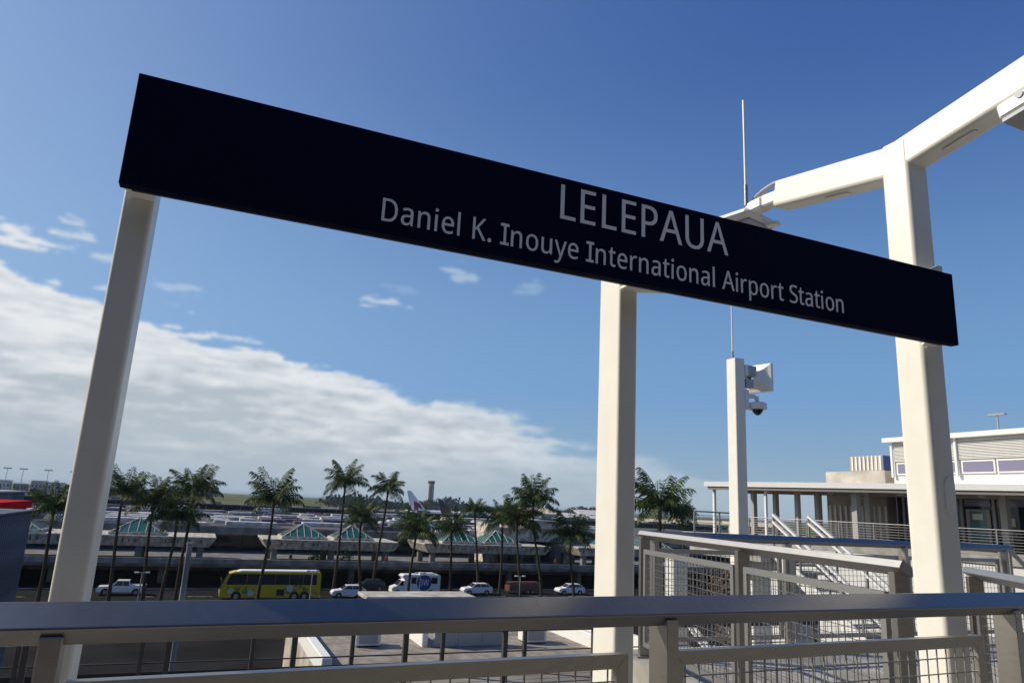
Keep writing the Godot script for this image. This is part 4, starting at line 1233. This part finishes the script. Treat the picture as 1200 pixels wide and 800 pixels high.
	part("shaft", cbox(Vector3(0.5, 0.2 - GROUND, 0.5), 0.02), M.white_wall, wp, Vector3(0, (0.2 - GROUND) / 2, 0))
	part("capital", cbox(Vector3(0.62, 0.12, 0.62), 0.02), M.white_wall, wp, Vector3(0, 0.26 - GROUND, 0))
	var bs := thing("brown_shrub", "tall brown leaved shrub behind the mesh railing", "shrub", Vector3(17.6, GROUND, -21.5))
	part("stem", tube_mesh([Vector3.ZERO, Vector3(0.1, 9.0, 0)], [0.12, 0.05], 8), M.trunk, bs)
	var lr := RandomNumberGenerator.new()
	lr.seed = 19
	var ls := st_new()
	for i in 14:
		leaf_blob(ls, Vector3(lr.randfn() * 0.7, lr.randf_range(4.5, 11.2), lr.randfn() * 0.6), Vector3(0.8, 0.8, 0.8), 170, 0.09, lr)
	part("foliage", done(ls), M.brown_leaf, bs)
	var pr := thing("landing_pier", "white pier under the stair landing", "pier", Vector3(15.62, GROUND, -17.6))
	part("shaft", cbox(Vector3(0.7, 0.29 - GROUND, 0.7), 0.03), M.white_wall, pr, Vector3(0, (0.29 - GROUND) / 2, 0))
	part("capital", cbox(Vector3(1.0, 0.3, 1.0), 0.03), M.white_wall, pr, Vector3(0, 0.12 - GROUND, 0))
	bar_railing("cable railing on the stair landing behind the equipment pole", Vector3(14.6, 0.55, -19.1), Vector3(16.7, 0.55, -19.1), 1.05, 1.0, 8, M.steel_dull, "", 0.02)

func stair(label: String, at: Vector3) -> void:
	var o := thing("stair_flight", label, "stairs", at, -PI / 2, "stairs below the canopy")
	var n := 17
	var run := 0.28
	var rise := 0.183
	for i in n:
		part("step", cbox(Vector3(run + 0.03, 0.06, 1.2), 0.006), M.concrete, o, Vector3(run * (i + 0.5), -rise * (i + 1) + 0.1, 0))
	for s in [-0.66, 0.66]:
		var a := Vector3(0, 0, s)
		var e := Vector3(run * n, -rise * n, s)
		var st := st_new()
		bar(st, a, e, 0.06, 0.32)
		part("stringer", done(st), M.white_wall, o)
		for hgt in [1.06, 0.86]:
			var hs := st_new()
			bar(hs, a + Vector3(0, hgt, 0), e + Vector3(0, hgt, 0), 0.09, 0.06)
			part("handrail", done(hs), M.white_metal, o)
		for i in 6:
			part("baluster", cbox(Vector3(0.05, 1.0, 0.05), 0.004), M.steel_dull, o, a.lerp(e, i / 5.0) + Vector3(0, 0.5, 0))
	for x in [0.35, run * n - 0.4]:
		var y: float = -rise * x / run
		part("support", cbox(Vector3(0.25, y + at.y - GROUND - 0.2, 0.9), 0.02), M.white_wall, o, Vector3(x, (y - 0.2 - (at.y - GROUND)) / 2, 0))

func lower_roofs() -> void:
	var o := thing("low_roof_building", "low flat roofed building with white parapets seen under the near railing", "building", Vector3(14, GROUND, -44))
	var b := -o.position
	var top := -7.0
	part("wall", cbox(Vector3(20, top - GROUND, 16), 0.02), M.beige_wall, o, b + Vector3(16.5, (top + GROUND) / 2, -45))
	part("roof_deck", cbox(Vector3(19.6, 0.06, 15.6), 0.01), M.roof_tan, o, b + Vector3(16.5, top + 0.03, -45))
	for p in [[6.6, -45, 0.5, 16], [13.3, -47.5, 0.35, 9], [23.8, -46, 0.5, 11], [26.3, -45, 0.5, 16]]:
		part("parapet", cbox(Vector3(p[2], 0.85, p[3]), 0.04), M.white_wall, o, b + Vector3(p[0], top + 0.45, p[1]))
	part("parapet", cbox(Vector3(19.4, 0.85, 0.5), 0.04), M.white_wall, o, b + Vector3(16.5, top + 0.45, -52.8))
	var g := thing("plant_screen", "grey metal plant screen on the low flat roof", "screen", Vector3(16.2, top + 0.06, -43))
	part("panel", cbox(Vector3(4.6, 1.7, 0.2), 0.02), M.grey_metal, g, Vector3(0, 0.85, 0))
	for i in 4:
		part("post", cbox(Vector3(0.12, 1.8, 0.3), 0.01), M.grey_metal, g, Vector3(-2.3 + i * 1.53, 0.9, 0))
	for q in [[10.0, -44.0, "pale roof air conditioner left of the grey plant screen"], [20.6, -43.6, "pale roof air conditioner right of the grey plant screen"]]:
		var a := thing("roof_air_conditioner", q[2], "air conditioner", Vector3(q[0], top + 0.06, q[1]), 0.0, "air conditioners on the low roof")
		part("case", cbox(Vector3(1.5, 0.95, 1.2), 0.04), M.white_metal, a, Vector3(0, 0.55, 0))
		part("grille", cbox(Vector3(1.1, 0.7, 0.04), 0.01), M.grey_metal, a, Vector3(0, 0.55, 0.61))
		part("fan_guard", tube_mesh([Vector3(0, 1.02, 0), Vector3(0, 1.06, 0)], [0.42, 0.40], 18), M.black, a)
		part("foot", cbox(Vector3(1.3, 0.09, 1.0), 0.01), M.black, a, Vector3(0, 0.045, 0))
	# flat pale top peeking over the rail
	var k := thing("flat_kiosk", "flat pale kiosk roof just above the near rail below the minibus", "kiosk", Vector3(20.2, GROUND, -69))
	part("wall", cbox(Vector3(9.6, 4.6, 3), 0.03), M.beige_wall, k, Vector3(0, 2.3, 0))
	part("roof", cbox(Vector3(10.6, 0.34, 4), 0.05), M.beige_wall, k, Vector3(0, 4.78, 0))
	# corrugated block at the left edge
	var c := thing("corrugated_block", "blue grey corrugated metal block at the left edge", "building", Vector3(-9, GROUND, -28))
	b = -c.position
	part("core", cbox(Vector3(9.9, 0.30 - GROUND, 13.9), 0.02), M.corrugated, c, b + Vector3(-11.0, (0.30 + GROUND) / 2, -26.5))
	for i in 46:
		part("rib", cbox(Vector3(0.09, 0.28 - GROUND, 0.15), 0.02), M.corrugated, c, b + Vector3(-6.03, (0.28 + GROUND) / 2, -33.3 + i * 0.30))
	part("coping", cbox(Vector3(10.1, 0.08, 14.1), 0.02), M.corrugated, c, b + Vector3(-11.0, 0.35, -26.5))
	var rd := thing("red_roof_building", "building with a red roof fascia behind the corrugated block", "building", Vector3(-13, GROUND, -47))
	b = -rd.position
	part("wall", cbox(Vector3(9, -0.1 - GROUND, 8), 0.02), M.corrugated, rd, b + Vector3(-14.0, (-0.1 + GROUND) / 2, -47))
	part("roof_fascia", cbox(Vector3(9.4, 0.42, 8.4), 0.03), M.red_trim, rd, b + Vector3(-14.0, 0.12, -47))
	var gb := thing("grey_block", "plain grey metal block behind the red roof at the left edge", "building", Vector3(-17.5, GROUND, -60))
	b = -gb.position
	part("wall", cbox(Vector3(10, 0.6 - GROUND, 8), 0.02), M.corrugated, gb, b + Vector3(-17.2, (0.6 + GROUND) / 2, -60))
	part("coping", cbox(Vector3(10.2, 0.12, 8.2), 0.02), M.grey_metal, gb, b + Vector3(-17.2, 0.66, -60))
	# thick pale pole in front of the palms
	var pp := thing("pale_mast", "thick pale grey mast between the palms and the yellow coach", "mast", Vector3(-0.35, GROUND, -60))
	part("shaft", tube_mesh([Vector3(0, 0, 0), Vector3(0, 9.6, 0)], [0.23, 0.20], 16), M.barrier, pp)
	part("cap", tube_mesh([Vector3(0, 9.6, 0), Vector3(0, 9.75, 0)], [0.25, 0.23], 16), M.barrier, pp)
	# small street lamps by the road
	var lamps := [[28.1, -95.0, "slim street lamp in front of the shuttle minibus"], [41.3, -92.0, "slim street lamp right of the white sport utility car"], [56.0, -95.0, "slim street lamp beside the middle sign post"], [14.2, -96.0, "slim street lamp in front of the coach's tail"], [-5.0, -92.0, "slim street lamp right of the pickup truck"]]
	for l in lamps:
		var q := thing("street_lamp", l[2], "street lamp", Vector3(l[0], GROUND, l[1]), 0.0, "street lamps along the terminal road")
		part("post", tube_mesh([Vector3.ZERO, Vector3(0, 4.3, 0)], [0.09, 0.06], 8), M.grey_metal, q)
		part("arm", tube_mesh([Vector3(-0.5, 4.3, 0), Vector3(0.5, 4.3, 0)], [0.04, 0.04], 6), M.grey_metal, q)
		for s in [-1.0, 1.0]:
			part("lamp_head", cbox(Vector3(0.45, 0.16, 0.3), 0.04), M.white_metal, q, Vector3(s * 0.55, 4.32, 0))

func station_hall() -> void:
	# unseen hall and tower, added to block sky and sun from the near floor
	var o := thing("station_hall", "unseen hall added behind the photographer to block sky light", "building", Vector3(3, 0, 6))
	var b := -o.position
	part("rear_wall", cbox(Vector3(26, 4.6, 0.3), 0.02), M.beige_wall, o, b + Vector3(3, 2.3, 6.6))
	part("roof", cbox(Vector3(28, 0.35, 7.0), 0.03), M.grey_metal, o, b + Vector3(3, 4.78, 4.6))
	for i in 6:
		part("column", cbox(Vector3(0.3, 4.6, 0.3), 0.02), M.cream, o, b + Vector3(-8.5 + i * 4.6, 2.3, 5.2))
	for i in 5:
		part("door", cbox(Vector3(1.8, 2.2, 0.08), 0.01), M.dark_glass, o, b + Vector3(-6.2 + i * 4.6, 1.1, 6.4))
	var t := thing("floor_shade_tower", "unseen beige tower added left of the photographer to shade the floor", "tower", Vector3(-10.3, GROUND, -0.5))  # put in out of view to cast shade on the near floor
	part("shaft", cbox(Vector3(3.4, 9.5 - GROUND, 7.8), 0.03), M.beige_wall, t, Vector3(0, (9.5 - GROUND) / 2, 0))
	part("roof", cbox(Vector3(3.8, 0.3, 8.2), 0.03), M.grey_metal, t, Vector3(0, 9.65 - GROUND, 0))
	part("door", cbox(Vector3(0.1, 2.2, 1.6), 0.01), M.grey_metal, t, Vector3(1.72, 1.1 - GROUND, 1.0))

# ---------------------------------------------------------------- scene
func _ready() -> void:
	rng.seed = 1
	var cam := Camera3D.new()
	cam.name = "camera"
	add_child(cam)
	cam.transform = Transform3D(Basis(Vector3(0.9175477, 0.04973903, 0.39450253), Vector3(-0.1337874, 0.9729173, 0.1885016), Vector3(-0.37444245, -0.22573868, 0.89935249)), Vector3(0, 1.5, 0))
	cam.fov = 51.68
	cam.near = 0.05
	cam.far = 9000.0
	cam.current = true
	var sun := DirectionalLight3D.new()
	sun.name = "sun"
	add_child(sun)
	sun.look_at_from_position(Vector3(-0.695, 0.574, -0.434) * 50.0, Vector3.ZERO)
	sun.light_energy = 1.6
	sun.light_color = Color(1.0, 0.955, 0.88)
	sun.light_angular_distance = 0.53
	sun.shadow_enabled = true
	var we := WorldEnvironment.new()
	we.name = "world"
	add_child(we)
	var env := Environment.new()
	we.environment = env
	env.background_mode = Environment.BG_SKY
	var pm := PanoramaSkyMaterial.new()
	pm.panorama = make_sky()
	var sky := Sky.new()
	sky.sky_material = pm
	env.sky = sky
	env.tonemap_mode = Environment.TONE_MAPPER_LINEAR
	env.tonemap_exposure = 1.0
	env.sdfgi_enabled = true
	env.ssao_enabled = true
	env.ssil_enabled = true
	env.fog_enabled = true
	env.fog_density = 0.00008
	env.fog_light_color = Color(0.66, 0.72, 0.78)
	make_materials()

	# ground, airfield, sea
	structure("ground", sheet(-5000, 5000, -5000, 400), M.asphalt, Vector3(0, GROUND, 0))
	structure("airfield_grass", sheet(-2500, 3000, -3200, -520), M.grass, Vector3(0, GROUND + 0.05, 0))
	for i in 4:
		structure("runway", sheet(-2500, 3000, [-640, -880, -1300, -2000][i] - [18, 30, 40, 70][i], [-640, -880, -1300, -2000][i]), M.runway, Vector3(0, GROUND + 0.12, 0))
	structure("sea", sheet(-5000, 5000, -5000, -3200), M.water, Vector3(0, GROUND + 0.1, 0))
	for i in 24:
		structure("lane_line", sheet(-70 + i * 7.0, -67 + i * 7.0, -105.6, -105.45), M.terminal_white, Vector3(0, GROUND + 0.006, 0))
	var kerb := structure("kerb", cbox(Vector3(260, 0.14, 0.4), 0.02), M.barrier, Vector3(40, GROUND + 0.07, -112.8))

	# platform where the camera stands, slab to the right, lower guideway
	var down := Basis(Vector3.RIGHT, Vector3(0, 0, 1), Vector3(0, -1, 0))
	structure("platform_floor", ext_mesh(PackedVector2Array([Vector2(-9, 6), Vector2(16, 6), Vector2(16, -7.2), Vector2(4.42, -7.2), Vector2(3.76, -3.05), Vector2(-9, -3.05)]), 0.5, Transform3D(down, Vector3.ZERO)), M.concrete)
	structure("guideway_deck", cbox(Vector3(36, 0.4, 9.1), 0.02), M.deck_concrete, Vector3(-6, -1.5, -7.85))
	for x in [-22.0, -6.0, 10.0]:
		var gp := thing("guideway_pier", "concrete pier under the guideway, %s" % ("far left" if x < -20 else ("left of the camera" if x < 0 else "right of the camera")), "pier", Vector3(x, GROUND, -8.0), 0.0, "guideway piers")
		part("shaft", tube_mesh([Vector3.ZERO, Vector3(0, -1.7 - GROUND, 0)], [1.1, 1.1], 20), M.deck_concrete, gp)
	for i in 2:
		# running rails on the guideway
		structure("track_rail", cbox(Vector3(36, 0.14, 0.08), 0.01), M.steel_dull, Vector3(-6, -1.23, -9.0 - i * 1.43 + 2.2))

	# nearest railing: straight along the view, leaning cap towards the camera
	var u := Vector3(4.354, 0, -0.214).normalized()
	var a := Vector3(-0.432, 0, -2.235) - u * 2.4
	var side := Vector3(0.214, 0, 4.354).normalized()
	var ps := []
	for x in [-2.26, -0.30, 1.62, 3.71, 5.6]:
		ps.append((x - a.x) / u.x)
	var pn := []
	for i in 4: pn.append([ps[i] + 0.045, ps[i + 1] - 0.15])
	pn[2] = [ps[2] + 0.05, ps[3] - 0.19]
	guard_railing("stainless guard railing with mesh panels right in front of the camera", a, a + u * 8.9, 1.2, 0.0, side, ps, pn, "stainless guard railings")
	# railing running away along the slab's left edge, then across the far end
	guard_railing("stainless mesh railing running away between middle post and thick column", Vector3(4.518, 0, -6.877), Vector3(3.836, 0, -3.066), 1.3, 0.0, Vector3(0.9843, 0, 0.1762), [0.06, 2.06, 3.80], [[0.13, 1.98], [2.14, 3.72]], "stainless guard railings", true)
	guard_railing("stainless railing across the slab's far end reflecting blue sky", Vector3(4.62, 0, -6.93), Vector3(10.7, 0, -6.82), 1.3, 0.0, Vector3(0.018, 0, 1.0), [0.1, 2.0, 3.95, 5.9], [[0.17, 1.92], [2.08, 3.87], [4.03, 5.82]], "stainless guard railings")
	guard_railing("short stainless railing piece right of the thick column", Vector3(5.78, 0, -4.05), Vector3(5.0, 0, -2.9), 1.2, 0.0, Vector3(0.827, 0, 0.561), [0.08, 1.3], [[0.16, 1.22]], "stainless guard railings", true)
	var hr := thing("stair_handrail", "bent stainless handrail going down past the far railing's right end", "handrail", Vector3(10.75, 0, -6.85))
	part("rail", tube_mesh([Vector3(-0.05, 1.24, 0), Vector3(0.02, 1.22, 0), Vector3(0.62, 0.80, 0), Vector3(1.4, 0.25, 0), Vector3(1.75, 0.0, 0)], [0.03, 0.03, 0.03, 0.03, 0.03], 10), M.steel_post, hr)
	part("post", tube_mesh([Vector3(0.0, 0.0, 0), Vector3(0.0, 1.22, 0)], [0.025, 0.025], 8), M.steel_post, hr)
	bar_railing("thin dark railing along the guideway's far edge", Vector3(-12.6, -1.3, -12.0), Vector3(11.6, -1.3, -12.0), 1.02, 1.505, 2, M.dark_rail, "guideway railings", 0.028, 0.2, 0.067)
	bar_railing("second thin railing along the middle of the guideway", Vector3(-11.9, -1.3, -10.0), Vector3(10.3, -1.3, -10.0), 1.05, 1.472, 1, M.dark_rail, "guideway railings", 0.03)

	station_hall()
	station_sign()
	gantry()
	arm_devices()
	equipment_pole()
	station_right()
	lower_roofs()
	terminal()
	far_field()
	vehicles()

	for v in 4:
		for k in 2:
			cache["frond%d" % (v * 2 + k)] = frond_mesh(100 + v * 10 + k, [0.9, 1.3, 1.6, 1.5][v])
	# crowns: x, y, z, shift of the foot x and z, radius
	var P := [
		["palm half hidden behind the leaning cream post at the far left", -15.0, -1.1, -95.0, 0, 0.0, 2.5],
		["palm just right of the leaning cream post", -8.7, 1.1, -98.0, 0.2, 0.0, 2.36],
		["second palm to the right of the leaning cream post", -5.4, 0.0, -100.0, 0.4, 0.0, 2.33],
		["tallest palm of the left cluster, above the pale mast", -1.0, 1.5, -99.0, -0.3, 0.0, 2.68],
		["lower palm of the left cluster, in front of the canopy's end", -2.4, -1.7, -97.0, -0.4, 0.0, 2.6],
		["palm whose trunk crosses the yellow coach", 8.5, 1.0, -96.0, -0.54, 0.0, 3.0],
		["tall slim palm above the twin pyramids, left of the white airliner", 19.4, 3.8, -108.0, -0.3, 0.0, 2.6],
		["small crowned palm left of the white airliner tail", 26.7, 3.2, -111.5, -1.2, 0.0, 2.3],
		["lower palm in front of the twin pyramids, right of the coach", 20.1, -1.1, -98.0, 0.8, 0.0, 2.2],
		["palm whose trunk crosses the shuttle minibus", 27.8, -2.4, -98.0, -0.4, 0.0, 2.7],
		["palm below the maroon airliner tail", 34.2, -2.1, -101.5, 0.5, 0.0, 2.4],
		["thin sparse palm right of the maroon airliner tail", 40.7, 0.5, -109.5, 1.2, 0.0, 1.75],
		["left one of the two overlapping palms beside the portal building", 44.6, -0.7, -107.0, 0.0, 0.0, 2.6],
		["right one of the two overlapping palms beside the portal building", 44.5, -0.3, -101.0, 0.8, 0.0, 3.2],
		["tallest palm in front of the portal building", 46.5, 2.9, -100.0, 1.9, 0.0, 3.0],
		["low bushy palm between the portal building and the middle post", 51.4, -2.1, -97.0, 1.0, 0.0, 3.2],
		["big leafy palm right of the middle sign post", 47.2, 2.5, -68.0, 0.2, 0.0, 3.3],
		["shorter palm behind the equipment pole, below the canopy's left end", 62.2, 1.7, -84.0, 0.2, 0.0, 1.7]]
	for i in P.size():
		var p = P[i]
		palm(p[0], Vector3(p[1], p[2], p[3]), Vector2(p[4], p[5]), p[6], i)
	shrub("small green shrub under the left pyramid of the coach canopy", Vector3(17.6, -9.0, -116.6), Vector3(1.3, 0.8, 0.7), 3)
	shrub("small green shrub under the right pyramid of the coach canopy", Vector3(22.2, -9.0, -116.6), Vector3(1.1, 1.1, 0.7), 4)
	shrub("small green shrub under the canopy beside the portal building", Vector3(51.8, -9.0, -116.6), Vector3(1.3, 0.9, 0.7), 5)
	person("person in dark clothes standing at the parapet above the yellow coach", Vector3(13.6, -9.0, -115.8), M.cloth_dark)
	person("person in red shirt at the parapet left of the minibus", Vector3(28.4, -9.0, -115.8), M.cloth_red)
	person("person in red shirt at the parapet below the tallest portal palm", Vector3(58.6, -9.0, -115.8), M.cloth_red)
